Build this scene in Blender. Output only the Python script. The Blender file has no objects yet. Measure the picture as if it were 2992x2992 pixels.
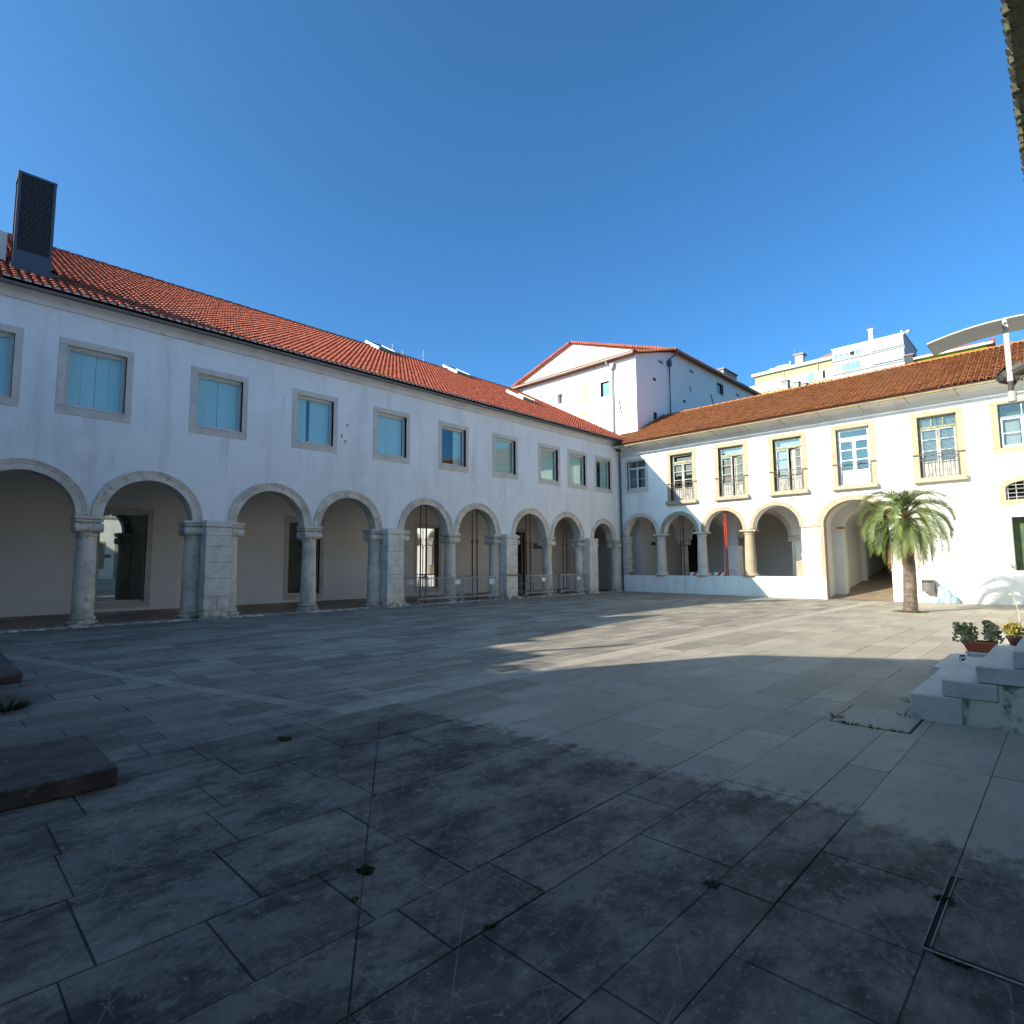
import bpy, math, random
import numpy as np
from mathutils import Vector, Matrix, noise

rnd = random.Random(7)
R = math.radians
scene = bpy.context.scene
col = scene.collection

# ------------------------------------------------------------------ camera
CAM = Vector((19.794, -29.973, 1.6))
yaw, pitch, roll = R(44.179), R(5.313), R(-0.421)
fw = Vector((-math.sin(yaw)*math.cos(pitch), math.cos(yaw)*math.cos(pitch), math.sin(pitch)))
rt = Vector((math.cos(yaw), math.sin(yaw), 0)); up = rt.cross(fw)
r2 = math.cos(roll)*rt + math.sin(roll)*up; u2 = -math.sin(roll)*rt + math.cos(roll)*up
cd = bpy.data.cameras.new('camera'); cam = bpy.data.objects.new('camera', cd); col.objects.link(cam)
cam.matrix_world = Matrix(((r2.x, u2.x, -fw.x, CAM.x), (r2.y, u2.y, -fw.y, CAM.y), (r2.z, u2.z, -fw.z, CAM.z), (0, 0, 0, 1)))
cd.sensor_width = 36; cd.lens = 36*1680/2992; cd.clip_start = 0.05; cd.clip_end = 5000
scene.camera = cam

# ------------------------------------------------------------------ light
SUN = Vector((0.88, 2.0, -1.0))            # direction the light travels
sd = SUN.normalized()
elev = math.asin(-sd.z); azim = math.atan2(-sd.x, -sd.y)   # from +Y clockwise towards +X
world = bpy.data.worlds.new('World'); scene.world = world; world.use_nodes = True
nt = world.node_tree; nt.nodes.clear()
wo = nt.nodes.new('ShaderNodeOutputWorld'); bg = nt.nodes.new('ShaderNodeBackground'); sk = nt.nodes.new('ShaderNodeTexSky')
sk.sky_type = 'NISHITA'; sk.sun_disc = False; sk.sun_elevation = elev; sk.sun_rotation = azim
sk.altitude = 0; sk.air_density = 0.6; sk.dust_density = 1.6; sk.ozone_density = 8.0
bg.inputs[1].default_value = 0.15
wb = nt.nodes.new('ShaderNodeMix'); wb.data_type = 'RGBA'; wb.blend_type = 'MULTIPLY'; wb.inputs[0].default_value = 1; wb.inputs[7].default_value = (0.64, 0.98, 0.90, 1)
nt.links.new(sk.outputs[0], wb.inputs[6]); nt.links.new(wb.outputs[2], bg.inputs[0]); nt.links.new(bg.outputs[0], wo.inputs[0])
sl = bpy.data.lights.new('sun', 'SUN'); so = bpy.data.objects.new('sun', sl); col.objects.link(so)
sl.energy = 4.4; sl.angle = R(0.53); sl.color = (1.0, 0.905, 0.74)
so.rotation_euler = sd.to_track_quat('-Z', 'Y').to_euler(); so.location = (-30, -60, 60)
scene.view_settings.view_transform = 'Standard'; scene.view_settings.look = 'None'
scene.view_settings.exposure = 1.22; scene.view_settings.gamma = 1
scene.view_settings.use_curve_mapping = False

# ------------------------------------------------------------------ materials
MATS = {}
def mat(name, base, rough=0.85, layers=(), bump=(), metal=0.0, spec=0.3, attr=None):
    """layers: (scale(vec or float), color, lo, hi, strength, detail) noise masks mixed over base; bump: (scale, strength, dist)"""
    if name in MATS: return MATS[name]
    m = bpy.data.materials.new(name); m.use_nodes = True; t = m.node_tree; N = t.nodes; L = t.links
    b = N['Principled BSDF']
    b.inputs['Roughness'].default_value = rough; b.inputs['Metallic'].default_value = metal
    b.inputs['Specular IOR Level'].default_value = spec
    geo = N.new('ShaderNodeNewGeometry')
    rgb = N.new('ShaderNodeRGB'); rgb.outputs[0].default_value = (*base, 1); cur = rgb.outputs[0]
    if attr:
        at = N.new('ShaderNodeAttribute'); at.attribute_name = attr
        mx = N.new('ShaderNodeMix'); mx.data_type = 'RGBA'; mx.blend_type = 'MULTIPLY'; mx.inputs[0].default_value = 1
        L.new(cur, mx.inputs[6]); L.new(at.outputs['Color'], mx.inputs[7]); cur = mx.outputs[2]
    for i, ly in enumerate(layers):
        sc, c, lo, hi, st = ly[:5]; det = ly[5] if len(ly) > 5 else 5
        mp = N.new('ShaderNodeMapping'); s = sc if isinstance(sc, (tuple, list)) else (sc, sc, sc)
        mp.inputs['Scale'].default_value = s; mp.inputs['Location'].default_value = (i*7.3, i*3.1, i*1.7)
        L.new(geo.outputs['Position'], mp.inputs['Vector'])
        n = N.new('ShaderNodeTexNoise'); n.inputs['Scale'].default_value = 1; n.inputs['Detail'].default_value = det
        n.inputs['Roughness'].default_value = 0.62
        L.new(mp.outputs[0], n.inputs['Vector'])
        mr = N.new('ShaderNodeMapRange'); mr.inputs[1].default_value = lo; mr.inputs[2].default_value = hi; mr.inputs[4].default_value = st
        L.new(n.outputs[0], mr.inputs[0]); fac = mr.outputs[0]
        if len(ly) > 6:                     # restrict to a height band: (z0, z1) fades from 1 at z0 to 0 at z1
            z0, z1 = ly[6]; sp = N.new('ShaderNodeSeparateXYZ'); L.new(geo.outputs['Position'], sp.inputs[0])
            zr = N.new('ShaderNodeMapRange'); zr.inputs[1].default_value = z0; zr.inputs[2].default_value = z1
            zr.inputs[3].default_value = 1; zr.inputs[4].default_value = 0; L.new(sp.outputs[2], zr.inputs[0])
            mu = N.new('ShaderNodeMath'); mu.operation = 'MULTIPLY'; L.new(fac, mu.inputs[0]); L.new(zr.outputs[0], mu.inputs[1]); fac = mu.outputs[0]
        mx = N.new('ShaderNodeMix'); mx.data_type = 'RGBA'; L.new(fac, mx.inputs[0]); L.new(cur, mx.inputs[6])
        mx.inputs[7].default_value = (*c, 1); cur = mx.outputs[2]
    L.new(cur, b.inputs['Base Color'])
    prev = None
    for sc, st, di in bump:
        n = N.new('ShaderNodeTexNoise'); s = sc if isinstance(sc, (tuple, list)) else (sc, sc, sc)
        mp = N.new('ShaderNodeMapping'); mp.inputs['Scale'].default_value = s; L.new(geo.outputs['Position'], mp.inputs['Vector'])
        n.inputs['Scale'].default_value = 1; n.inputs['Detail'].default_value = 4
        L.new(mp.outputs[0], n.inputs['Vector'])
        bu = N.new('ShaderNodeBump'); bu.inputs['Strength'].default_value = st; bu.inputs['Distance'].default_value = di
        L.new(n.outputs[0], bu.inputs['Height'])
        if prev: L.new(prev, bu.inputs['Normal'])
        prev = bu.outputs[0]
    if prev: L.new(prev, b.inputs['Normal'])
    MATS[name] = m; return m

def glassmat(name, tint, refl, through=0.0, rough=0.01, wavy=0.0, thru=(0.86, 0.95, 0.93)):
    """window glass: a share is mirrored, the rest shows a tint or what is behind"""
    m = bpy.data.materials.new(name); m.use_nodes = True; t = m.node_tree; N = t.nodes; L = t.links; N.clear()
    out = N.new('ShaderNodeOutputMaterial'); gl = N.new('ShaderNodeBsdfGlossy'); gl.inputs['Roughness'].default_value = rough
    gl.inputs['Color'].default_value = (0.9, 0.97, 0.95, 1)
    df = N.new('ShaderNodeBsdfDiffuse'); df.inputs['Color'].default_value = (*tint, 1)
    tr = N.new('ShaderNodeBsdfTransparent'); tr.inputs['Color'].default_value = (*thru, 1)
    m1 = N.new('ShaderNodeMixShader'); m1.inputs[0].default_value = through; L.new(df.outputs[0], m1.inputs[1]); L.new(tr.outputs[0], m1.inputs[2])
    lw = N.new('ShaderNodeLayerWeight'); lw.inputs['Blend'].default_value = 0.12
    mr = N.new('ShaderNodeMapRange'); mr.inputs[3].default_value = refl; mr.inputs[4].default_value = min(1, refl+0.5); L.new(lw.outputs['Fresnel'], mr.inputs[0])
    m2 = N.new('ShaderNodeMixShader'); L.new(mr.outputs[0], m2.inputs[0]); L.new(m1.outputs[0], m2.inputs[1]); L.new(gl.outputs[0], m2.inputs[2])
    if wavy:
        n = N.new('ShaderNodeTexNoise'); n.inputs['Scale'].default_value = 2.5; g = N.new('ShaderNodeNewGeometry'); L.new(g.outputs['Position'], n.inputs['Vector'])
        bu = N.new('ShaderNodeBump'); bu.inputs['Strength'].default_value = wavy; bu.inputs['Distance'].default_value = 0.02
        L.new(n.outputs[0], bu.inputs['Height']); L.new(bu.outputs[0], gl.inputs['Normal'])
    L.new(m2.outputs[0], out.inputs[0]); MATS[name] = m; return m

WHITE = mat('white_plaster', (0.80, 0.79, 0.76), 0.9,
            layers=[(0.35, (0.71, 0.705, 0.68), 0.4, 0.7, 0.8), ((2.2, 2.2, 0.20), (0.57, 0.555, 0.51), 0.50, 0.74, 0.6), (1.1, (0.84, 0.83, 0.80), 0.56, 0.60, 0.45, 7),
                    ((1.5, 1.5, 3.0), (0.50, 0.49, 0.45), 0.45, 0.7, 0.55, 6, (0.0, 0.5)),
                    ((2.2, 2.2, 0.5), (0.45, 0.42, 0.38), 0.60, 0.74, 0.35, 6)],
            bump=[(18, 0.25, 0.01), (1.5, 0.2, 0.03)])
WORN = mat('stained_cornice_plaster', (0.66, 0.645, 0.62), 0.9,
           layers=[((1.1, 1.1, 1.1), (0.52, 0.48, 0.44), 0.5, 0.62, 0.6, 7), (6, (0.36, 0.30, 0.26), 0.64, 0.70, 0.7, 6)], bump=[(20, 0.3, 0.01)])
GALW = mat('gallery_plaster', (0.82, 0.785, 0.73), 0.9, layers=[(0.5, (0.74, 0.70, 0.64), 0.4, 0.7, 0.6)], bump=[(20, 0.2, 0.01)])
STONE = mat('weathered_limestone', (0.68, 0.61, 0.49), 0.9,
            layers=[(1.6, (0.38, 0.34, 0.28), 0.45, 0.65, 0.7), ((5, 5, 5), (0.22, 0.20, 0.17), 0.58, 0.72, 0.8, 7), (14, (0.62, 0.58, 0.50), 0.55, 0.7, 0.6, 6),
                    ((4, 4, 7), (0.16, 0.14, 0.11), 0.40, 0.6, 0.9, 7, (0.0, 0.55)), ((3, 3, 1.2), (0.40, 0.28, 0.13), 0.55, 0.68, 0.6, 5, (0.3, 1.3))],
            bump=[(9, 0.6, 0.03), (45, 0.5, 0.01)])
PIER = mat('whitewashed_limestone', (0.70, 0.66, 0.57), 0.9,
           layers=[(2.2, (0.48, 0.45, 0.39), 0.45, 0.65, 0.7), (7, (0.24, 0.22, 0.19), 0.62, 0.74, 0.8, 7),
                   ((5, 5, 6), (0.12, 0.11, 0.09), 0.38, 0.55, 0.95, 7, (-0.05, 0.42)), ((3, 3, 2), (0.42, 0.34, 0.22), 0.5, 0.65, 0.6, 6, (0.2, 0.9))],
           bump=[(8, 0.6, 0.03), (40, 0.5, 0.01)])
TRIM = mat('window_limestone', (0.62, 0.56, 0.47), 0.85, layers=[(2.5, (0.45, 0.42, 0.37), 0.45, 0.65, 0.7, 6), (11, (0.30, 0.27, 0.23), 0.60, 0.74, 0.6, 7)], bump=[(30, 0.3, 0.006)])
YSTONE = mat('yellow_limestone', (0.345, 0.285, 0.20), 0.85, layers=[(2.0, (0.29, 0.235, 0.155), 0.45, 0.65, 0.7, 6), (9, (0.18, 0.15, 0.11), 0.62, 0.76, 0.5, 7), (3, (0.37, 0.335, 0.27), 0.5, 0.7, 0.5)], bump=[(30, 0.3, 0.006)])
BSTONE = mat('balcony_limestone', (0.34, 0.30, 0.22), 0.9, layers=[(7, (0.25, 0.21, 0.16), 0.52, 0.66, 0.75, 7)], bump=[(25, 0.5, 0.01)])
TILE = mat('new_clay_tile', (0.33, 0.078, 0.042), 0.8, attr='tone', layers=[(2.0, (0.38, 0.105, 0.06), 0.45, 0.7, 0.6), (14, (0.30, 0.10, 0.06), 0.58, 0.74, 0.5)], bump=[(60, 0.3, 0.004)])
OTILE = mat('old_clay_tile', (0.34, 0.125, 0.045), 0.85, attr='tone', layers=[(1.6, (0.38, 0.17, 0.07), 0.45, 0.65, 0.6), (9, (0.17, 0.085, 0.05), 0.52, 0.68, 0.75, 7), (0.5, (0.30, 0.15, 0.09), 0.5, 0.7, 0.5)], bump=[(50, 0.5, 0.006)])
MORTAR = mat('eave_mortar', (0.62, 0.58, 0.54), 0.9, layers=[(12, (0.4, 0.36, 0.33), 0.5, 0.7, 0.5)])
PAN = mat('tile_channel_clay', (0.26, 0.09, 0.05), 0.9, layers=[(3, (0.18, 0.07, 0.045), 0.45, 0.65, 0.6)])
GUT = mat('dark_zinc_gutter', (0.17, 0.16, 0.15), 0.6, metal=0.3, layers=[(4, (0.2, 0.16, 0.12), 0.5, 0.7, 0.5)])
CGUT = mat('cream_gutter_paint', (0.34, 0.27, 0.13), 0.6, layers=[(5, (0.18, 0.13, 0.07), 0.48, 0.66, 0.6, 6)])
PIPE = mat('dark_downpipe', (0.07, 0.08, 0.09), 0.5, metal=0.3)
LOUV = mat('blue_grey_louvre_metal', (0.07, 0.085, 0.105), 0.5, metal=0.2)
WFR = mat('white_window_paint', (0.56, 0.57, 0.57), 0.5)
GFR = mat('grey_metal_frame', (0.58, 0.57, 0.52), 0.5, metal=0.1)
OLDW = mat('peeling_white_paint', (0.38, 0.365, 0.335), 0.8, layers=[((9, 9, 3), (0.20, 0.18, 0.15), 0.50, 0.60, 0.8, 7)], bump=[((30, 30, 6), 0.5, 0.006)])
GREENW = mat('mossy_green_paint', (0.20, 0.21, 0.10), 0.8, layers=[((8, 8, 3), (0.38, 0.38, 0.27), 0.5, 0.62, 0.7, 6)])
DGREEN = mat('dark_green_board', (0.05, 0.085, 0.045), 0.8, layers=[(5, (0.09, 0.13, 0.07), 0.45, 0.65, 0.7, 6)])
DARK = mat('dark_interior', (0.02, 0.018, 0.016), 0.9)
DIM = mat('dim_interior', (0.10, 0.10, 0.095), 0.9)
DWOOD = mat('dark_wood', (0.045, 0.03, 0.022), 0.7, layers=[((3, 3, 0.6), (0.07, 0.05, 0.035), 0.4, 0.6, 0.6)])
CURT = mat('pale_roller_blind', (0.80, 0.82, 0.78), 0.9)
SHUT = mat('inner_shutter', (0.36, 0.35, 0.33), 0.8, layers=[((4, 4, 1), (0.28, 0.27, 0.25), 0.4, 0.6, 0.5)])
IRON = mat('wrought_iron', (0.10, 0.075, 0.06), 0.7, metal=0.3)
GALV = mat('galvanised_steel', (0.46, 0.47, 0.47), 0.5, metal=0.3, layers=[(8, (0.27, 0.27, 0.28), 0.45, 0.6, 0.6)])
REDP = mat('red_oxide_steel', (0.16, 0.025, 0.02), 0.6, layers=[(6, (0.08, 0.02, 0.018), 0.5, 0.7, 0.5)])
RED = mat('bright_red_paint', (0.60, 0.02, 0.02), 0.5)
PAPER = mat('white_notice_sheet', (0.75, 0.76, 0.74), 0.6)
GREYS = mat('grey_plaque_metal', (0.22, 0.22, 0.20), 0.5, metal=0.3)
FLOORB = mat('brown_gallery_floor', (0.33, 0.25, 0.19), 0.55, layers=[(1.2, (0.18, 0.13, 0.095), 0.4, 0.65, 0.7)])
PASSF = mat('passage_floor_stone', (0.28, 0.22, 0.15), 0.5, layers=[(2, (0.18, 0.135, 0.09), 0.4, 0.65, 0.7)])
TERRA = mat('terracotta_pot', (0.42, 0.09, 0.045), 0.7)
GREYP = mat('grey_plastic_planter', (0.42, 0.44, 0.46), 0.5)
STEP = mat('grey_granite_step', (0.48, 0.475, 0.45), 0.8, layers=[(1.1, (0.38, 0.375, 0.355), 0.4, 0.65, 0.6), (5, (0.22, 0.22, 0.20), 0.54, 0.72, 0.6, 8), ((6, 6, 9), (0.12, 0.125, 0.10), 0.45, 0.6, 0.7, 7, (-.09, .06))], bump=[(60, 0.2, 0.003)])
PLINTH = mat('mouldy_plinth_plaster', (0.50, 0.50, 0.42), 0.95, layers=[(2.5, (0.34, 0.33, 0.22), 0.45, 0.62, 0.7, 7), (4, (0.06, 0.065, 0.045), 0.50, 0.60, 0.9, 8)], bump=[(12, 0.5, 0.01)])
BENCH = mat('dark_lichened_stone', (0.105, 0.09, 0.082), 0.95, layers=[(4, (0.055, 0.045, 0.04), 0.42, 0.6, 0.8, 7), (10, (0.20, 0.18, 0.155), 0.58, 0.70, 0.7, 7)], bump=[(14, 0.8, 0.02), (50, 0.5, 0.006)])
LAMPM = mat('pale_grey_lamp_metal', (0.34, 0.34, 0.32), 0.5, metal=0.1)
LAMPD = mat('dark_floodlight_metal', (0.05, 0.045, 0.04), 0.6)
TRUNK = mat('palm_trunk_fibre', (0.20, 0.16, 0.135), 0.95, layers=[(9, (0.10, 0.07, 0.055), 0.42, 0.6, 0.8, 6), (3, (0.27, 0.23, 0.195), 0.5, 0.65, 0.6)], bump=[(25, 0.8, 0.02)])
LEAFP = mat('palm_leaf', (0.115, 0.150, 0.045), 0.55, attr='tone', spec=0.4, layers=[(1.5, (0.16, 0.19, 0.035), 0.5, 0.7, 0.6), (2, (0.06, 0.11, 0.035), 0.5, 0.7, 0.6)])
DEADP = mat('dead_palm_leaf', (0.26, 0.16, 0.085), 0.85, attr='tone')
LEAFS = mat('succulent_leaf', (0.22, 0.24, 0.11), 0.6, attr='tone', layers=[(12, (0.28, 0.26, 0.14), 0.5, 0.65, 0.7)])
FLOW = mat('faded_flower_head', (0.52, 0.50, 0.34), 0.8, attr='tone', layers=[(14, (0.62, 0.58, 0.42), 0.5, 0.65, 0.7)])
LEAFY = mat('yellowing_succulent_leaf', (0.30, 0.27, 0.07), 0.6, attr='tone', layers=[(9, (0.35, 0.12, 0.05), 0.58, 0.7, 0.7)])
GRASS = mat('weed_green', (0.028, 0.048, 0.012), 0.8, attr='tone')
TREEL = mat('tree_leaf', (0.055, 0.09, 0.03), 0.8, attr='tone')
YEL = mat('yellow_render', (0.43, 0.37, 0.19), 0.9, layers=[(0.2, (0.40, 0.34, 0.18), 0.4, 0.7, 0.6)])
WRN = mat('white_render', (0.44, 0.46, 0.48), 0.9, layers=[(0.2, (0.40, 0.42, 0.44), 0.4, 0.7, 0.6)])
GRN = mat('lime_green_render', (0.26, 0.29, 0.015), 0.9)
PALE = mat('pale_shutter', (0.52, 0.53, 0.54), 0.6)
CONC = mat('grey_concrete', (0.30, 0.29, 0.27), 0.9, layers=[(0.8, (0.2, 0.19, 0.18), 0.4, 0.6, 0.6)])
ROOFR = mat('far_roof_clay', (0.33, 0.12, 0.075), 0.9, layers=[(0.8, (0.24, 0.09, 0.06), 0.4, 0.6, 0.6)])
MOSSY = mat('mossy_eave_stone', (0.07, 0.075, 0.045), 0.95, layers=[(6, (0.035, 0.035, 0.022), 0.45, 0.6, 0.7, 7), (14, (0.16, 0.15, 0.12), 0.62, 0.72, 0.7, 6)], bump=[(18, 0.8, 0.02)])
SOIL = mat('dry_earth', (0.16, 0.14, 0.10), 0.95)
BAGM = mat('pale_blue_plastic_bag', (0.17, 0.26, 0.32), 0.35, spec=0.5, layers=[(8, (0.30, 0.38, 0.42), 0.45, 0.6, 0.7)], bump=[(14, 1.0, 0.03)])
BLACKP = mat('black_bin_liner', (0.02, 0.02, 0.02), 0.4)
WOODB = mat('bare_wood', (0.34, 0.19, 0.07), 0.7)
GLASSU = glassmat('upper_window_glass', (0.02, 0.03, 0.035), 0.07, 0.96)
GLASSD = glassmat('green_tinted_door_glass', (0.012, 0.035, 0.026), 0.42, 0.0)
GLASSR = glassmat('old_window_glass', (0.03, 0.035, 0.04), 0.05, 0.92, 0.02, 0.3, (0.88, 0.92, 0.92))
GLASSF = glassmat('far_window_glass', (0.03, 0.045, 0.06), 0.18, 0.0)

# ------------------------------------------------------------------ paving material (stains and scratches with shapes of their own)
def paving_material():
    m = bpy.data.materials.new('courtyard_limestone'); m.use_nodes = True; t = m.node_tree; N = t.nodes; L = t.links
    b = N['Principled BSDF']; b.inputs['Roughness'].default_value = 0.82; b.inputs['Specular IOR Level'].default_value = 0.3
    geo = N.new('ShaderNodeNewGeometry'); P = geo.outputs['Position']
    sp = N.new('ShaderNodeSeparateXYZ'); L.new(P, sp.inputs[0]); X, Y = sp.outputs[0], sp.outputs[1]
    def math_(op, a, b_=None, c=None):
        n = N.new('ShaderNodeMath'); n.operation = op
        for i, v in enumerate((a, b_, c)):
            if v is None: continue
            if isinstance(v, (int, float)): n.inputs[i].default_value = v
            else: L.new(v, n.inputs[i])
        return n.outputs[0]
    def ns(sc, det=5, off=0, rough=0.6):
        mp = N.new('ShaderNodeMapping'); mp.inputs['Scale'].default_value = sc if isinstance(sc, tuple) else (sc,)*3
        mp.inputs['Location'].default_value = (off, off*1.3, 0); L.new(P, mp.inputs[0])
        n = N.new('ShaderNodeTexNoise'); n.inputs['Scale'].default_value = 1; n.inputs['Detail'].default_value = det; n.inputs['Roughness'].default_value = rough
        L.new(mp.outputs[0], n.inputs[0]); return n.outputs[0]
    def rng(v, lo, hi, a=0, b_=1):
        n = N.new('ShaderNodeMapRange'); n.interpolation_type = 'SMOOTHSTEP'
        n.inputs[1].default_value = lo; n.inputs[2].default_value = hi; n.inputs[3].default_value = a; n.inputs[4].default_value = b_
        L.new(v, n.inputs[0]); return n.outputs[0]
    def mix(f, c1, c2, mode='MIX'):
        n = N.new('ShaderNodeMix'); n.data_type = 'RGBA'; n.blend_type = mode
        if isinstance(f, (int, float)): n.inputs[0].default_value = f
        else: L.new(f, n.inputs[0])
        for i, c in ((6, c1), (7, c2)):
            if isinstance(c, tuple): n.inputs[i].default_value = (*c, 1)
            else: L.new(c, n.inputs[i])
        return n.outputs[2]
    at = N.new('ShaderNodeAttribute'); at.attribute_name = 'tone'
    big = ns(0.45, 3, 3); mid = ns((1.6, 0.8, 1), 6, 9, 0.7); fine = ns((9, 4.5, 9), 6, 1, 0.7); speck = ns(28, 4, 5, 0.7)
    base = mix(rng(mid, 0.35, 0.68), (0.35, 0.315, 0.26), (0.30, 0.272, 0.228))
    base = mix(rng(fine, 0.5, 0.70, 0, 0.38), base, (0.16, 0.15, 0.13))
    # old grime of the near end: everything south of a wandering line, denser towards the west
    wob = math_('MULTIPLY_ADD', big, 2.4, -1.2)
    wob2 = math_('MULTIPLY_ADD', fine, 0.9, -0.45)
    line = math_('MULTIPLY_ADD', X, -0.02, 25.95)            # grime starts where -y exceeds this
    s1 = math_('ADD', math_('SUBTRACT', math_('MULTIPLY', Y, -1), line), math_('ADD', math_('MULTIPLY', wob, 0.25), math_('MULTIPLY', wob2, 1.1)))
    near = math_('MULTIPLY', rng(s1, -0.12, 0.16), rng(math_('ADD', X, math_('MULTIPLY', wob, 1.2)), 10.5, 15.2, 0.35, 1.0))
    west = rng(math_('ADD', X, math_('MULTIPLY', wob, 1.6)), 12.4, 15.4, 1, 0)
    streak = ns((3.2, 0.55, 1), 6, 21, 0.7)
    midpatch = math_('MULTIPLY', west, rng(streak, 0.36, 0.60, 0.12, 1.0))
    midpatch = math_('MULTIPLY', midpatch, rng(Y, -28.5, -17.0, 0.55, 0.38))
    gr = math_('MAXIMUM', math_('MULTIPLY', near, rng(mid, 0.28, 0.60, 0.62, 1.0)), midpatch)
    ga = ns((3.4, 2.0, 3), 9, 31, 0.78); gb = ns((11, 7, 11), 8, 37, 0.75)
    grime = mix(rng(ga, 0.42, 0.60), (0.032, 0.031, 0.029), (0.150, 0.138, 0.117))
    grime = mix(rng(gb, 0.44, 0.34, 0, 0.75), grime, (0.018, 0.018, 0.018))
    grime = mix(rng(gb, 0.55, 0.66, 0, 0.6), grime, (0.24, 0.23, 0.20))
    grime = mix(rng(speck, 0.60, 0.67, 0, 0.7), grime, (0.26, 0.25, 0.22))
    # the pale channel strips stay cleaner
    st1 = math_('MULTIPLY', rng(math_('ABSOLUTE', math_('SUBTRACT', X, 13.435)), 0.22, 0.24, 1, 0), rng(Y, -26.55, -26.45, 0, 1))
    la_ = (-0.2620, 0.9651)
    dd = math_('ADD', math_('MULTIPLY', X, la_[0]), math_('ADD', math_('MULTIPLY', Y, la_[1]), -(la_[0]*13.14+la_[1]*-26.5)))
    st2 = math_('MULTIPLY', rng(math_('ABSOLUTE', dd), 0.125, 0.14, 1, 0), rng(X, 13.2, 13.3, 1, 0))
    gr = math_('MULTIPLY', gr, math_('SUBTRACT', 1.0, math_('MULTIPLY', math_('MAXIMUM', st1, math_('MULTIPLY', st2, 0.5)), 0.62)))
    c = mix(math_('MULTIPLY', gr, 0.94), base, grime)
    c = mix(rng(speck, 0.34, 0.27, 0, 0.55), c, (0.06, 0.055, 0.05))
    c = mix(1.0, c, at.outputs['Color'], 'MULTIPLY')
    # curved scratches where tables and chairs were dragged
    rr = random.Random(11); tot = None
    arcs = [(17.6, -28.6, .9), (17.2, -28.1, 1.2), (17.9, -27.9, .7), (16.1, -28.7, .8), (16.4, -28.4, .55), (16.9, -28.9, .6), (15.6, -28.9, 1.1),
            (16.0, -28.2, .42), (17.0, -26.4, 1.6), (18.6, -27.5, 1.3), (19.2, -26.6, 1.5), (18.1, -26.4, .85), (17.7, -27.2, 1.9), (15.4, -28.3, .7),
            (16.7, -27.6, .95), (19.0, -28.0, 1.0), (15.2, -29.0, .5), (18.3, -28.9, .65)]
    for cx, cy, rad in arcs:
        dx = math_('SUBTRACT', X, cx); dy = math_('SUBTRACT', Y, cy)
        d = math_('SQRT', math_('ADD', math_('MULTIPLY', dx, dx), math_('MULTIPLY', dy, dy)))
        d = math_('ADD', d, math_('MULTIPLY', big, 0.5))
        e = math_('ABSOLUTE', math_('SUBTRACT', d, rad + 0.25))
        ln = rng(e, 0.001, 0.006, 1, 0)
        a = rr.uniform(0, 6.28); side = math_('ADD', math_('MULTIPLY', dx, math.cos(a)), math_('MULTIPLY', dy, math.sin(a)))
        ln = math_('MULTIPLY', ln, rng(side, -0.1*rad, 0.4*rad))
        tot = ln if tot is None else math_('MAXIMUM', tot, ln)
    for k in range(26):
        a = rr.uniform(0, 3.14); x0 = rr.uniform(15.3, 19.2); y0 = rr.uniform(-29.2, -26.3)
        nrm = math_('ADD', math_('MULTIPLY', math_('SUBTRACT', X, x0), math.cos(a)), math_('MULTIPLY', math_('SUBTRACT', Y, y0), math.sin(a)))
        tl = math_('ADD', math_('MULTIPLY', math_('SUBTRACT', X, x0), -math.sin(a)), math_('MULTIPLY', math_('SUBTRACT', Y, y0), math.cos(a)))
        e = math_('ABSOLUTE', math_('ADD', nrm, math_('MULTIPLY', math_('MULTIPLY', tl, tl), rr.uniform(-.25, .25))))
        ln = math_('MULTIPLY', rng(e, 0.0008, 0.005, 1, 0), rng(math_('ABSOLUTE', tl), 0.5, 1.0, 1, 0))
        tot = math_('MAXIMUM', tot, ln)
    tot = math_('MULTIPLY', tot, rng(ns(5, 4, 2), 0.36, 0.60, 0.0, 0.34))
    c = mix(tot, c, (0.33, 0.33, 0.32))
    L.new(c, b.inputs['Base Color'])
    bu = N.new('ShaderNodeBump'); bu.inputs['Strength'].default_value = 0.55; bu.inputs['Distance'].default_value = 0.012
    L.new(math_('ADD', fine, math_('MULTIPLY', speck, 0.4)), bu.inputs['Height']); L.new(bu.outputs[0], b.inputs['Normal'])
    MATS['pave'] = m; return m
PAVE = paving_material()

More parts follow.
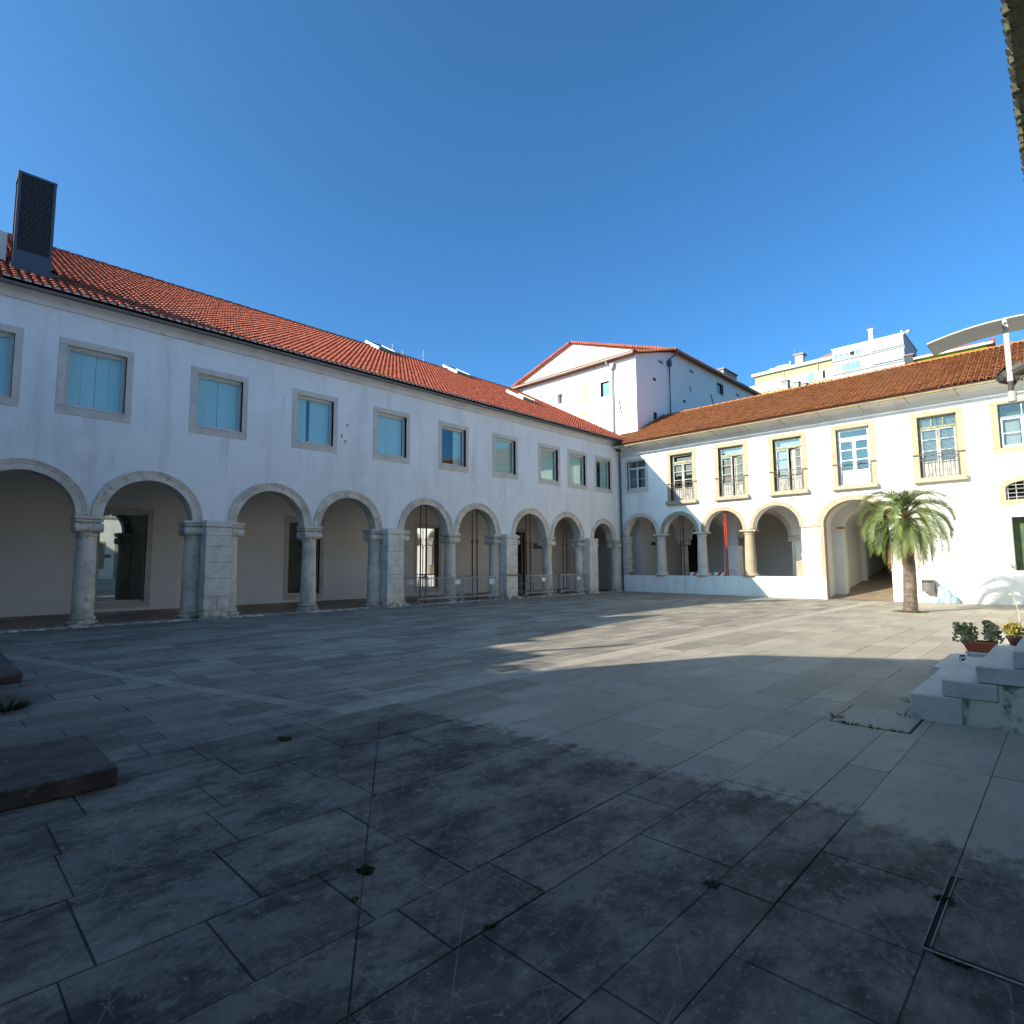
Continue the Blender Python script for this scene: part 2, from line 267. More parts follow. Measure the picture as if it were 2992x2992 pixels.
# ------------------------------------------------------------------ mesh helpers
class MB:
    def __init__(s): s.v = []; s.f = []; s.t = []; s.m = []
    def add(s, vs, fs, tone=None, mi=0):
        o = len(s.v); s.v += [tuple(v) for v in vs]; s.f += [tuple(i+o for i in f) for f in fs]
        s.t += [tone if tone is not None else (1, 1, 1)]*len(fs); s.m += [mi]*len(fs)
    def quad(s, a, b, c, d, tone=None, mi=0): s.add([a, b, c, d], [(0, 1, 2, 3)], tone, mi)
    def box(s, x0, x1, y0, y1, z0, z1, tone=None, mi=0):
        s.add([(x0, y0, z0), (x1, y0, z0), (x1, y1, z0), (x0, y1, z0), (x0, y0, z1), (x1, y0, z1), (x1, y1, z1), (x0, y1, z1)],
              [(0, 3, 2, 1), (4, 5, 6, 7), (0, 1, 5, 4), (1, 2, 6, 5), (2, 3, 7, 6), (3, 0, 4, 7)], tone, mi)
    def bbox(s, x0, x1, y0, y1, z0, z1, b=0.01, jit=0.0, tone=None, mi=0):
        """box with chamfered edges all round, optionally with uneven corners"""
        vs = []
        for sz in (0, 1):
            for (ix, iy) in ((0, 0), (1, 0), (1, 1), (0, 1)):
                jx, jy, jz = [rnd.uniform(-jit, jit) for _ in range(3)]
                X = x1 if ix else x0; Y = y1 if iy else y0; Z = z1 if sz else z0
                dx = -b if ix else b; dy = -b if iy else b; dz = -b if sz else b
                vs += [(X+jx, Y+dy+jy, Z+dz+jz), (X+dx+jx, Y+jy, Z+dz+jz), (X+dx+jx, Y+dy+jy, Z+jz)]
        g = lambda sz, k, c: sz*12+k*3+c
        fs = [(g(0, 0, 2), g(0, 3, 2), g(0, 2, 2), g(0, 1, 2)), (g(1, 0, 2), g(1, 1, 2), g(1, 2, 2), g(1, 3, 2)),
              (g(0, 0, 1), g(0, 1, 1), g(1, 1, 1), g(1, 0, 1)), (g(0, 1, 0), g(0, 2, 0), g(1, 2, 0), g(1, 1, 0)),
              (g(0, 2, 1), g(0, 3, 1), g(1, 3, 1), g(1, 2, 1)), (g(0, 3, 0), g(0, 0, 0), g(1, 0, 0), g(1, 3, 0))]
        for k in range(4):
            a, b_ = (0, 1) if k % 2 == 0 else (1, 0)
            fs.append((g(0, k, 0), g(0, k, 1), g(1, k, 1), g(1, k, 0)) if k in (0, 2) else (g(0, k, 1), g(0, k, 0), g(1, k, 0), g(1, k, 1)))
            n = (k+1) % 4
            c = 1 if k in (0, 2) else 0
            fs.append((g(1, k, c), g(1, n, c), g(1, n, 2), g(1, k, 2)))
            fs.append((g(0, n, c), g(0, k, c), g(0, k, 2), g(0, n, 2)))
            fs.append((g(1, k, 0), g(1, k, 1), g(1, k, 2)) if k in (0, 2) else (g(1, k, 1), g(1, k, 0), g(1, k, 2)))
            fs.append((g(0, k, 1), g(0, k, 0), g(0, k, 2)) if k in (0, 2) else (g(0, k, 0), g(0, k, 1), g(0, k, 2)))
        s.add(vs, fs, tone, mi)
    def tube(s, pts, r, n=8, caps=True, tone=None, mi=0):
        pts = [Vector(p) for p in pts]; rs = r if isinstance(r, (list, tuple)) else [r]*len(pts)
        vs = []; fs = []
        for i, p in enumerate(pts):
            d = (pts[min(i+1, len(pts)-1)]-pts[max(i-1, 0)]).normalized()
            a = d.cross(Vector((0, 0, 1)));
            if a.length < 0.05: a = d.cross(Vector((1, 0, 0)))
            a.normalize(); b = d.cross(a)
            for k in range(n):
                q = p + (a*math.cos(2*math.pi*k/n)+b*math.sin(2*math.pi*k/n))*rs[i]; vs.append(q)
        for i in range(len(pts)-1):
            for k in range(n): fs.append((i*n+k, i*n+(k+1) % n, (i+1)*n+(k+1) % n, (i+1)*n+k))
        if caps: fs += [tuple(range(n-1, -1, -1)), tuple(range((len(pts)-1)*n, len(pts)*n))]
        s.add(vs, fs, tone, mi)
    def lathe(s, cx, cy, prof, n=20, tone=None, mi=0, jit=0.0):
        vs = []; fs = []
        for (r, z) in prof:
            for k in range(n):
                a = 2*math.pi*k/n; rr = r*(1+rnd.uniform(-jit, jit)); vs.append((cx+rr*math.cos(a), cy+rr*math.sin(a), z))
        for i in range(len(prof)-1):
            for k in range(n): fs.append((i*n+k, i*n+(k+1) % n, (i+1)*n+(k+1) % n, (i+1)*n+k))
        fs += [tuple(range(n-1, -1, -1)), tuple(range((len(prof)-1)*n, len(prof)*n))]
        s.add(vs, fs, tone, mi)
    def prism(s, poly, ax, a0, a1, tone=None, mi=0):
        """poly of 2-D points in the plane across axis ax (0: (y,z), 1: (x,z), 2: (x,y)) extruded from a0 to a1"""
        def P(p, a): return (a, p[0], p[1]) if ax == 0 else ((p[0], a, p[1]) if ax == 1 else (p[0], p[1], a))
        n = len(poly); vs = [P(p, a0) for p in poly]+[P(p, a1) for p in poly]
        fs = [tuple(range(n-1, -1, -1)), tuple(range(n, 2*n))]+[(i, (i+1) % n, n+(i+1) % n, n+i) for i in range(n)]
        s.add(vs, fs, tone, mi)
    def build(s, name, mats, parent=None, kind=None, smooth=False, off=None):
        me = bpy.data.meshes.new(name)
        vs = s.v if off is None else [(v[0]-off[0], v[1]-off[1], v[2]-off[2]) for v in s.v]
        me.from_pydata(vs, [], s.f)
        if not isinstance(mats, (list, tuple)): mats = [mats]
        for mt in mats: me.materials.append(mt)
        if len(mats) > 1: me.polygons.foreach_set('material_index', s.m)
        if any(t != (1, 1, 1) for t in s.t):
            ca = me.color_attributes.new('tone', 'FLOAT_COLOR', 'CORNER'); arr = []
            for f, t in zip(s.f, s.t): arr += [t[0], t[1], t[2], 1.0]*len(f)
            ca.data.foreach_set('color', arr)
        elif any(mt in (TILE, OTILE, LEAFP, DEADP, LEAFS, FLOW, LEAFY, GRASS, TREEL, PAVE) for mt in mats):
            ca = me.color_attributes.new('tone', 'FLOAT_COLOR', 'CORNER'); ca.data.foreach_set('color', [1.0]*(4*len(me.loops)))
        if smooth: me.polygons.foreach_set('use_smooth', [True]*len(me.polygons))
        me.update()
        return link(name, me, parent, kind)
def link(name, me, parent=None, kind=None, loc=None):
    o = bpy.data.objects.new(name, me); col.objects.link(o)
    if parent is not None:
        o.parent = parent
        o.matrix_parent_inverse = Matrix.Translation(-Vector(wloc(parent)))
    if loc is not None: o.location = loc
    if kind: o['kind'] = kind
    return o
def wloc(o):
    # nested parents are all created at the world origin of their own thing, so only the thing's location counts
    return o.location if o.parent is None else Vector((0, 0, 0))
def thing(name, label, cat, loc=(0, 0, 0), group=None):
    o = bpy.data.objects.new(name, None); o.empty_display_size = 0.3; col.objects.link(o); o.location = loc
    o['label'] = label; o['category'] = cat
    if group: o['group'] = group
    return o
def tag(o, label, cat, group=None):
    o['label'] = label; o['category'] = cat
    if group: o['group'] = group
    return o
def copy_tree(o, loc=None, rotz=None, label=None, parent=None):
    c = o.copy(); col.objects.link(c)
    if parent is not None: c.parent = parent
    if loc is not None: c.location = loc
    if rotz is not None: c.rotation_euler = (0, 0, rotz)
    if label: c['label'] = label
    for ch in list(o.children): copy_tree(ch, parent=c)
    return c
def structure(o): o['kind'] = 'structure'; return o

def gz(x): return -0.09*min(1, max(0, x/11.0))      # the court falls slightly to the east

# ------------------------------------------------------------------ wall with openings
def wall(mb, ax, c, u0, u1, z0, z1, rects=(), arches=(), flip=False, mi=0, n=20):
    """vertical sheet on plane axis ax (0: x=c, u=y / 1: y=c, u=x); arches (uc, rx, rz, zs, zlow)"""
    def P(u, z): return (c, u, z) if ax == 0 else (u, c, z)
    us = {u0, u1}; zs = {z0, z1}
    for (a, b, p, q) in rects: us |= {a, b}; zs |= {p, q}
    for (uc, rx, rz, sp, lo) in arches: us |= {uc-rx, uc+rx}; zs |= {sp, sp+rz, lo}
    us = sorted(u for u in us if u0 <= u <= u1); zs = sorted(z for z in zs if z0 <= z <= z1)
    for i in range(len(us)-1):
        for j in range(len(zs)-1):
            um, zm = (us[i]+us[i+1])/2, (zs[j]+zs[j+1])/2
            if any(a < um < b and p < zm < q for a, b, p, q in rects): continue
            if any(abs(um-uc) < rx and lo < zm < sp+rz for uc, rx, rz, sp, lo in arches): continue
            q = [P(us[i], zs[j]), P(us[i+1], zs[j]), P(us[i+1], zs[j+1]), P(us[i], zs[j+1])]
            mb.add(q[::-1] if flip else q, [(0, 1, 2, 3)], mi=mi)
    for (uc, rx, rz, sp, lo) in arches:
        for k in range(n):
            a, b = math.pi*k/n, math.pi*(k+1)/n
            ua, za, ub, zb = uc-rx*math.cos(a), sp+rz*math.sin(a), uc-rx*math.cos(b), sp+rz*math.sin(b)
            q = [P(ua, za), P(ub, zb), P(ub, sp+rz), P(ua, sp+rz)]
            if k == 0 or k == n-1: pass
            mb.add(q[::-1] if flip else q, [(0, 1, 2, 3)], mi=mi)

def reveal(mb, ax, c0, c1, a, b, p, q, mi=0):
    """four sides of a rectangular hole between planes c0 and c1"""
    def P(cc, u, z): return (cc, u, z) if ax == 0 else (u, cc, z)
    mb.quad(P(c0, a, p), P(c1, a, p), P(c1, a, q), P(c0, a, q), mi=mi); mb.quad(P(c0, b, p), P(c0, b, q), P(c1, b, q), P(c1, b, p), mi=mi)
    mb.quad(P(c0, a, p), P(c0, b, p), P(c1, b, p), P(c1, a, p), mi=mi); mb.quad(P(c0, a, q), P(c1, a, q), P(c1, b, q), P(c0, b, q), mi=mi)

def Bx(mb, ax, c0, c1, u0, u1, z0, z1, b=0.0, jit=0.0, tone=None):
    """box given as depth range, u range, z range on a wall of axis ax"""
    c0, c1 = min(c0, c1), max(c0, c1)
    if ax == 0: args = (c0, c1, u0, u1, z0, z1)
    else: args = (u0, u1, c0, c1, z0, z1)
    if b: mb.bbox(*args, b=b, jit=jit, tone=tone)
    else: mb.box(*args, tone=tone)

def arch_ring(parent, ax, uc, rin, rout, zs, c0, c1, m, nst=9, mould=True, ell=1.0, name='voussoir', seg=3):
    """ring of separate arch stones; c0 is the face plane, c1 the back; sgn outwards"""
    sgn = 1 if c0 > c1 else -1
    cache = {}
    for k in range(nst):
        mb = MB(); a0 = math.pi*k/nst+0.0025; a1 = math.pi*(k+1)/nst-0.0025
        if mould: prof = [(rin, c1), (rin, c0), (rin+.02, c0+.0*sgn), (rin+(rout-rin)*.55, c0), (rin+(rout-rin)*.60, c0+.018*sgn), (rin+(rout-rin)*.78, c0+.02*sgn), (rin+(rout-rin)*.84, c0+.042*sgn), (rout, c0+.045*sgn), (rout, c0-.08*sgn)]
        else: prof = [(rin, c1), (rin, c0), (rout, c0), (rout, c0-.08*sgn)]
        j = rnd.uniform(-.004, .004); vs = []; fs = []; n = len(prof)
        for i in range(seg+1):
            a = a0+(a1-a0)*i/seg
            for (r, cc) in prof:
                u = uc-(r+j)*math.cos(a); z = zs+(r+j)*math.sin(a)*ell
                if cc == c0: cc = cc+j*.6
                vs.append((cc, u, z) if ax == 0 else (u, cc, z))
        for i in range(seg):
            for p in range(n-1): fs.append((i*n+p, i*n+p+1, (i+1)*n+p+1, (i+1)*n+p))
        fs += [tuple(range(n)), tuple(range(seg*n+n-1, seg*n-1, -1))]
        mb.add(vs, fs); mb.build(name, m, parent)

# ------------------------------------------------------------------ roof tiles
def tile_mesh(m, name='roof_tile', k=0, L=0.44, r0=.098, r1=.078, seg=7, tone=None):
    mb = MB(); vs = []; fs = []
    t = tone or (1, 1, 1)
    for (s, r, lift) in ((0, r0, .022), (L, r1, 0), (0, r0-.017, .022)):
        for i in range(seg+1):
            a = math.pi*i/seg; vs.append((r*math.cos(a), s, r*math.sin(a)*.92+lift))
    n = seg+1
    for i in range(seg): fs += [(i, n+i, n+i+1, i+1), (i, i+1, 2*n+i+1, 2*n+i)]
    return vs, fs
TV0, TF = tile_mesh(None)
def roof_tiles(parent, m, o, ud, sdv, nu, nsl, du, ds, ok, name='roof_tile', keep=300, jit=.008, view=None, flat=1.0, lift=0.0, tr=(.80, 1.14)):
    TV = [(a, b, c*flat+(lift if k < 8 or k >= 16 else 0)) for k, (a, b, c) in enumerate(TV0)]
    """cover tiles at o + i*du*ud + j*ds*sd; the ones nearest the lens as objects, the rest as one mesh"""
    o, ud, sdv = Vector(o), Vector(ud).normalized(), Vector(sdv).normalized(); nv = ud.cross(sdv).normalized()
    if nv.z < 0: nv = -nv
    lst = []
    for i in range(nu):
        for j in range(nsl):
            p = o+ud*(i*du)+sdv*(j*ds)
            if ok(p): lst.append((((p-CAM).length if (view is None or view(p)) else 1e6+rnd.random()), i, j, p))
    lst.sort(key=lambda t: t[0])
    X = ud if ud.cross(sdv).dot(nv) > 0 else -ud
    meshes = []
    for k in range(12):
        t = rnd.uniform(*tr); tn = (t, t*rnd.uniform(.9, 1.05), t*rnd.uniform(.85, 1.05))
        mb = MB(); mb.add(TV, TF, tone=tn); me = mb.build(name, m); meshes.append(me.data); bpy.data.objects.remove(me)
    big = MB(); V = np.array(TV); vs_all = []; cols = []
    for n_, (d, i, j, p) in enumerate(lst):
        p = p+nv*rnd.uniform(-jit, jit)*.6+ud*rnd.uniform(-jit, jit)+sdv*rnd.uniform(-jit, jit)
        ya = rnd.uniform(-.02, .02); X2 = (X+sdv*ya).normalized(); Y2 = nv.cross(X2)
        if n_ < keep:
            ob = bpy.data.objects.new(name, rnd.choice(meshes)); col.objects.link(ob)
            ob.parent = parent; ob.matrix_parent_inverse = Matrix.Translation(-Vector(wloc(parent)))
            ob.matrix_basis = Matrix(((X2.x, Y2.x, nv.x, p.x), (X2.y, Y2.y, nv.y, p.y), (X2.z, Y2.z, nv.z, p.z), (0, 0, 0, 1)))
        else:
            t = rnd.uniform(*tr); tn = (t, t*rnd.uniform(.9, 1.05), t*rnd.uniform(.85, 1.05))
            A = np.array([list(X2), list(Y2), list(nv)])
            W = V @ A + np.array(list(p)); vs_all.append(W); cols.append(tn)
    if vs_all:
        nv_ = len(TV); vs = np.concatenate(vs_all); F = []
        for k in range(len(vs_all)): F += [tuple(i+k*nv_ for i in f) for f in TF]
        b = MB(); b.v = vs.tolist(); b.f = F; b.t = [c for c in cols for _ in TF]; b.m = [0]*len(F)
        b.build(name+'s', m, parent, kind='stuff')

# ================================================================== LEFT (WEST) WING
W = thing('cloister_wing', 'long shaded white wing with square windows above stone arches at left', 'building', (-10, -20, 0))
PI_L = [-36.70, -30.04, -23.39, -16.73, -10.07]
AR = []
for p in PI_L: AR += [p+1.86, p+4.83]
arch_spec = [(c, 1.44, 1.44, 3.07, 0.0) for c in AR]+[(-1.86, 1.24, 1.24, 3.07, 0.0)]
WY = [-33.50, -30.16, -27.62, -24.27, -20.92, -17.57, -14.25, -10.93, -7.60, -5.13, -2.65]
wrect = [(y+.19, y+1.61, 6.11, 7.86) for y in WY]
mb = MB()
wall(mb, 0, 0.0, -45.6, 0.0, 3.07, 9.0, wrect, arch_spec, n=24)
wall(mb, 0, 0.0, -45.6, -37.08, -.1, 3.07)
wall(mb, 0, 0.0, -.32, 0.0, -.1, 3.07)
wall(mb, 0, -.5, -45.6, 4.4, 3.07, 4.95, (), arch_spec, flip=True, n=24)
wall(mb, 0, -.5, -45.6, -37.08, -.1, 3.07, flip=True)
mb.quad((0, -.32, -.1), (-.5, -.32, -.1), (-.5, -.32, 3.07), (0, -.32, 3.07))
# soffits between the arches at the springing, back and end walls
for c in [(-37.08, AR[0]-1.44)]+[(AR[i]+1.44, AR[i+1]-1.44) for i in range(len(AR)-1)]+[(AR[-1]+1.44, -1.86-1.24), (-1.86+1.24, 0)]:
    mb.quad((0, c[0], 3.072), (-.5, c[0], 3.072), (-.5, c[1], 3.072), (0, c[1], 3.072))
mb.quad((-20, -45.6, -.1), (0, -45.6, -.1), (0, -45.6, 9.0), (-20, -45.6, 9.0)); mb.quad((-20, 5, -.1), (-20, -45.6, -.1), (-20, -45.6, 9.0), (-20, 5, 9.0))
mb.add([(0, -45.6, 9), (-20, -45.6, 9), (-9.9, -45.6, 14.7)], [(0, 1, 2)])
for (a, b, p, q) in wrect: reveal(mb, 0, 0, -.75, a, b, p, q)
mb.build('facade', WHITE, W)
# arches
for c in AR[1:]: arch_ring(W, 0, c, 1.165, 1.455, 3.07, 0.012, -.5, STONE)
arch_ring(W, 0, AR[0], 1.165, 1.455, 3.07, 0.012, -.5, STONE)
arch_ring(W, 0, -1.86, .97, 1.25, 3.07, 0.012, -.5, STONE, 8)

def column(parent, y, x=-.22):
    m = MB()
    m.lathe(x, y, [(.275, .26), (.27, .34), (.262, 1.3), (.245, 2.1), (.235, 2.50), (.262, 2.505), (.265, 2.535), (.24, 2.545), (.245, 2.62)], 22, jit=.012)
    for f in list(m.f): pass
    sh = m.build('column', STONE, parent, smooth=False)
    m = MB(); m.bbox(x-.37, x+.37, y-.37, y+.37, -.08, .07, .03, .025)
    m.lathe(x, y, [(.36, .06), (.375, .10), (.36, .145), (.31, .155), (.30, .19), (.325, .205), (.33, .235), (.31, .262), (.28, .27)], 18, jit=.035)
    m.build('base', STONE, sh)
    m = MB(); m.bbox(x-.24, x+.24, y-.26, y+.26, 2.60, 2.90, .02)
    for sx in (-1, 1):
        cx = x+sx*.235
        n = 14; ys = [y-.335, y-.315, y-.10, y-.05, y-.035, y+.035, y+.05, y+.10, y+.315, y+.335]; rs = [.118, .135, .118, .108, .125, .125, .108, .118, .135, .118]
        m.tube([(cx, yy, 2.745) for yy in ys], rs, n)
        for sy in (-1, 1): m.tube([(cx, y+sy*.333, 2.745), (cx, y+sy*.352, 2.745)], [.085, .05], 12)
    m.build('volutes', STONE, sh)
    m = MB(); m.lathe(x, y, [(.27, 2.88), (.31, 2.92)], 4)
    m.bbox(x-.31, x+.31, y-.33, y+.33, 2.905, 2.98, .015, .004); m.bbox(x-.35, x+.35, y-.365, y+.365, 2.98, 3.068, .018, .005)
    m.build('abacus', STONE, sh)
for p in PI_L: column(W, p+3.345)
for p in PI_L+[-3.46]:
    for s in (-.56, .56): column(W, p+s)
column(W, -.40)
for p in PI_L+[-3.46]:
    m = MB(); m.box(-.46, .40, p-.34, p+.34, -.08, 3.02); pr = m.build('pier', PIER, W)
    z = -.07; hs = []
    while z < 2.78:
        h = rnd.choice([.34, .42, .50, .58])
        if z+h > 2.72: h = 2.88-z
        hs.append((z, h)); z += h
    for (z, h) in hs:
        m = MB()
        if rnd.random() < .35 and h < .5:
            sp = p+rnd.uniform(-.15, .15); m.bbox(-.5, .45, p-.38, sp-.003, z+.003, z+h-.003, .012, .006); m.build('stone', PIER, pr)
            m = MB(); m.bbox(-.5, .45, sp+.003, p+.38, z+.003, z+h-.003, .012, .006); m.build('stone', PIER, pr)
        else: m.bbox(-.5, .452, p-.38, p+.38, z+.003, z+h-.003, .012, .006); m.build('stone', PIER, pr)
    m = MB(); m.bbox(-.5, .475, p-.395, p+.395, 2.885, 3.09, .015, .006); m.build('cap_stone', PIER, pr)
    m = MB()
    for k in range(7):
        a = rnd.uniform(-.4, .4); m.bbox(rnd.uniform(.3, .4), rnd.uniform(.48, .56), p+a-.1, p+a+rnd.uniform(.05, .14), -.08, rnd.uniform(.06, .2), .03, .03)
    m.build('broken_foot', PIER, pr)
m = MB(); m.box(.46, .49, -10.47, -9.67, 1.10, 1.17); m.build('timber_batten', WOODB, W)
# cornice, gutter
m = MB(); m.prism([(0.0, 8.80), (.05, 8.81), (.06, 8.86), (.03, 8.88), (.05, 8.96), (.12, 9.02), (.30, 9.06), (.30, 9.12), (-.1, 9.12), (-.1, 8.8)], 1, -45.6, .02)
m.build('cornice', WORN, W)
m = MB(); pr = [(.30+.085*math.cos(a)+.08, 9.10+.085*math.sin(a)) for a in [math.pi*(1+k/8) for k in range(9)]]; pr += [(x, z) for x, z in [(.455, 9.10), (.445, 9.10)]]+[(.30+.075*math.cos(a)+.08, 9.10+.075*math.sin(a)) for a in [math.pi*(2-k/8) for k in range(9)]]
m.prism(pr, 1, -45.6, -.4); m.build('gutter', GUT, W)
# roof
S = .55; sl_ = math.sqrt(1+S*S)
def zL(x): return 9.17+S*(.45-x)
RX = -9.9
m = MB()
m.add([(.45, -46, zL(.45)), (.45, -.45, zL(.45)), (-1.55, 1.58, zL(-1.55)), (RX, 1.58, zL(RX)), (RX, -46, zL(RX))], [(0, 1, 2, 3, 4)])
m.build('roof_bed', PAN, W)
m = MB(); m.add([(RX, -46, zL(RX)), (RX, 5, zL(RX)), (-20.3, 5, zL(.45)), (-20.3, -46, zL(.45))], [(0, 1, 2, 3)]); m.build('rear_roof_slope', ROOFR, W)
skyl = [(-8.3, -11.5), (-8.3, -5.0), (-5.1, -2.9)]
def okL(p):
    if p.x < RX+.1 or p.y > 1.5: return False
    if p.y > -.2 - .0 and (zL(p.x) < 8.78+.49*(p.y+.95)): return False
    if -1.25 > p.x > -2.35 and -28.6 < p.y < -27.45: return False
    return True
roof_tiles(W, TILE, (.50, -36.0, zL(.50)+.012), (0, 1, 0), (-1, 0, S), 181, 34, .2105, .355, okL, view=lambda p: p.y > -29.2 and p.y < -17)
m = MB()
for i in range(181):
    y = -36.0+i*.2105
    if y > -.5: break
    pts = [(0.5+.004, y+.082*math.cos(math.pi*k/6), zL(.5)+.028+.078*math.sin(math.pi*k/6)) for k in range(7)]
    m.add(pts, [tuple(range(7))])
m.build('eave_mortar_plugs', MORTAR, W, kind='stuff')
# ridge tiles
y = -36
while y < 1.4:
    m = MB(); m.tube([(RX, y, zL(RX)+.03), (RX, y+.46, zL(RX)+.045)], [.115, .135], 8); m.build('ridge_tile', TILE, W); y += .44
# louvre chimney
def stack():
    cz = zL(-1.0); x0, x1, y0, y1, z0, z1 = -1.75, -1.0, -28.66, -27.80, 9.7, 12.93
    t = thing('ventilation_stack', 'tall dark louvred metal ventilation stack standing on the red roof at far left', 'chimney', ((x0+x1)/2, (y0+y1)/2, z0))
    m = MB(); m.box(x0+.02, x1-.03, y0+.03, y1-.03, z0, z1-.04); m.build('casing', DARK, t)
    for (a, b, c, d) in ((x1-.04, x1, y0, y0+.07), (x1-.04, x1, y1-.07, y1), (x0, x0+.05, y0, y0+.06), (x0, x0+.05, y1-.06, y1)):
        m = MB(); m.box(a, b, c, d, z0, z1); m.build('corner_post', LOUV, t)
    m = MB(); m.box(x0-.01, x1+.01, y0-.01, y1+.01, z1-.05, z1+.02); m.build('top_rim', LOUV, t)
    m = MB(); m.box(x1-.035, x1-.005, y0+.07, y1-.07, z0, 10.62); m.build('base_panel', LOUV, t)
    m = MB(); m.box(x1-.06, x1+.10, y0-.04, y1+.04, z0+.28, z0+.46); m.build('flashing', LOUV, t)
    n = 34
    for k in range(n):
        z = 10.64+(z1-.06-10.64)*k/n; h = (z1-.06-10.64)/n
        m = MB(); a, b = y0+.07, y1-.07
        m.add([(x1-.045, a, z+h*.75), (x1-.045, b, z+h*.75), (x1-.002, b, z+.01), (x1-.002, a, z+.01), (x1-.045, a, z+h*.9), (x1-.045, b, z+h*.9), (x1-.0, b, z+.022), (x1-.0, a, z+.022)],
              [(0, 1, 2, 3), (7, 6, 5, 4), (3, 2, 6, 7), (0, 4, 5, 1)]); m.build('louvre', LOUV, t)
stack()
m = MB(); m.box(-3.2, -1.9, -30.3, -28.75, zL(-1.9)-.3, zL(-3.0)+.35); dm = m.build('dormer_block', WHITE, W)
# skylights
SKL = [('leftmost raised skylight near the ridge of the red roof', -8.9, -11.75), ('middle raised skylight near the ridge, beside the rooftop aerials', -8.9, -5.7), ('rightmost skylight, lower on the roof close to the white church wall', -5.0, -3.45)]
for lab, x, y in SKL:
    t = thing('skylight', lab, 'skylight', (x, y, zL(x)), 'skylights on the red tiled roof')
    w, l, h = 1.15, 1.75, .28
    def Q(u, s, n): return (x-s/sl_ - n*(-S)/sl_*1.0, y+u, zL(x)+s*S/sl_+n/sl_)
    def obx(mb, u0, u1, s0, s1, n0, n1):
        mb.add([Q(u0, s0, n0), Q(u1, s0, n0), Q(u1, s1, n0), Q(u0, s1, n0), Q(u0, s0, n1), Q(u1, s0, n1), Q(u1, s1, n1), Q(u0, s1, n1)],
               [(0, 3, 2, 1), (4, 5, 6, 7), (0, 1, 5, 4), (1, 2, 6, 5), (2, 3, 7, 6), (3, 0, 4, 7)])
    m = MB(); obx(m, 0, .06, 0, l, 0, h); m.build('side_cheek', WFR, t)
    m = MB(); obx(m, w-.06, w, 0, l, 0, h); m.build('side_cheek', WFR, t)
    m = MB(); obx(m, .06, w-.06, 0, .05, 0, h-.03); m.build('bottom_rail', GUT, t)
    m = MB(); obx(m, .06, w-.06, l-.05, l, 0, h); m.build('top_rail', GUT, t)
    m = MB(); obx(m, .062, w-.062, .052, l-.052, h-.06, h-.03); m.build('pane', GLASSF, t)
# small aerials on the ridge
for (y, x, h) in ((-9.6, -10.6, .9), (-8.6, -10.9, .8), (-7.3, -10.4, 1.0)):
    t = thing('roof_aerial', {-9.6: 'thin aerial with two cross bars behind the ridge, left of the middle skylight', -8.6: 'short aerial with a small dish behind the ridge beside the middle skylight', -7.3: 'taller aerial just above the middle skylight'}[y], 'aerial', (x, y, 14.2), 'aerials behind the roof ridge')
    m = MB(); m.tube([(x, y, 14), (x, y, 14.95+h)], .018, 5); m.build('mast', GALV, t)
    m = MB(); m.tube([(x, y-.35, 14.75+h), (x, y+.35, 14.75+h)], .012, 4); m.tube([(x, y-.22, 14.5+h), (x, y+.22, 14.5+h)], .012, 4); m.build('cross_bars', GALV, t)

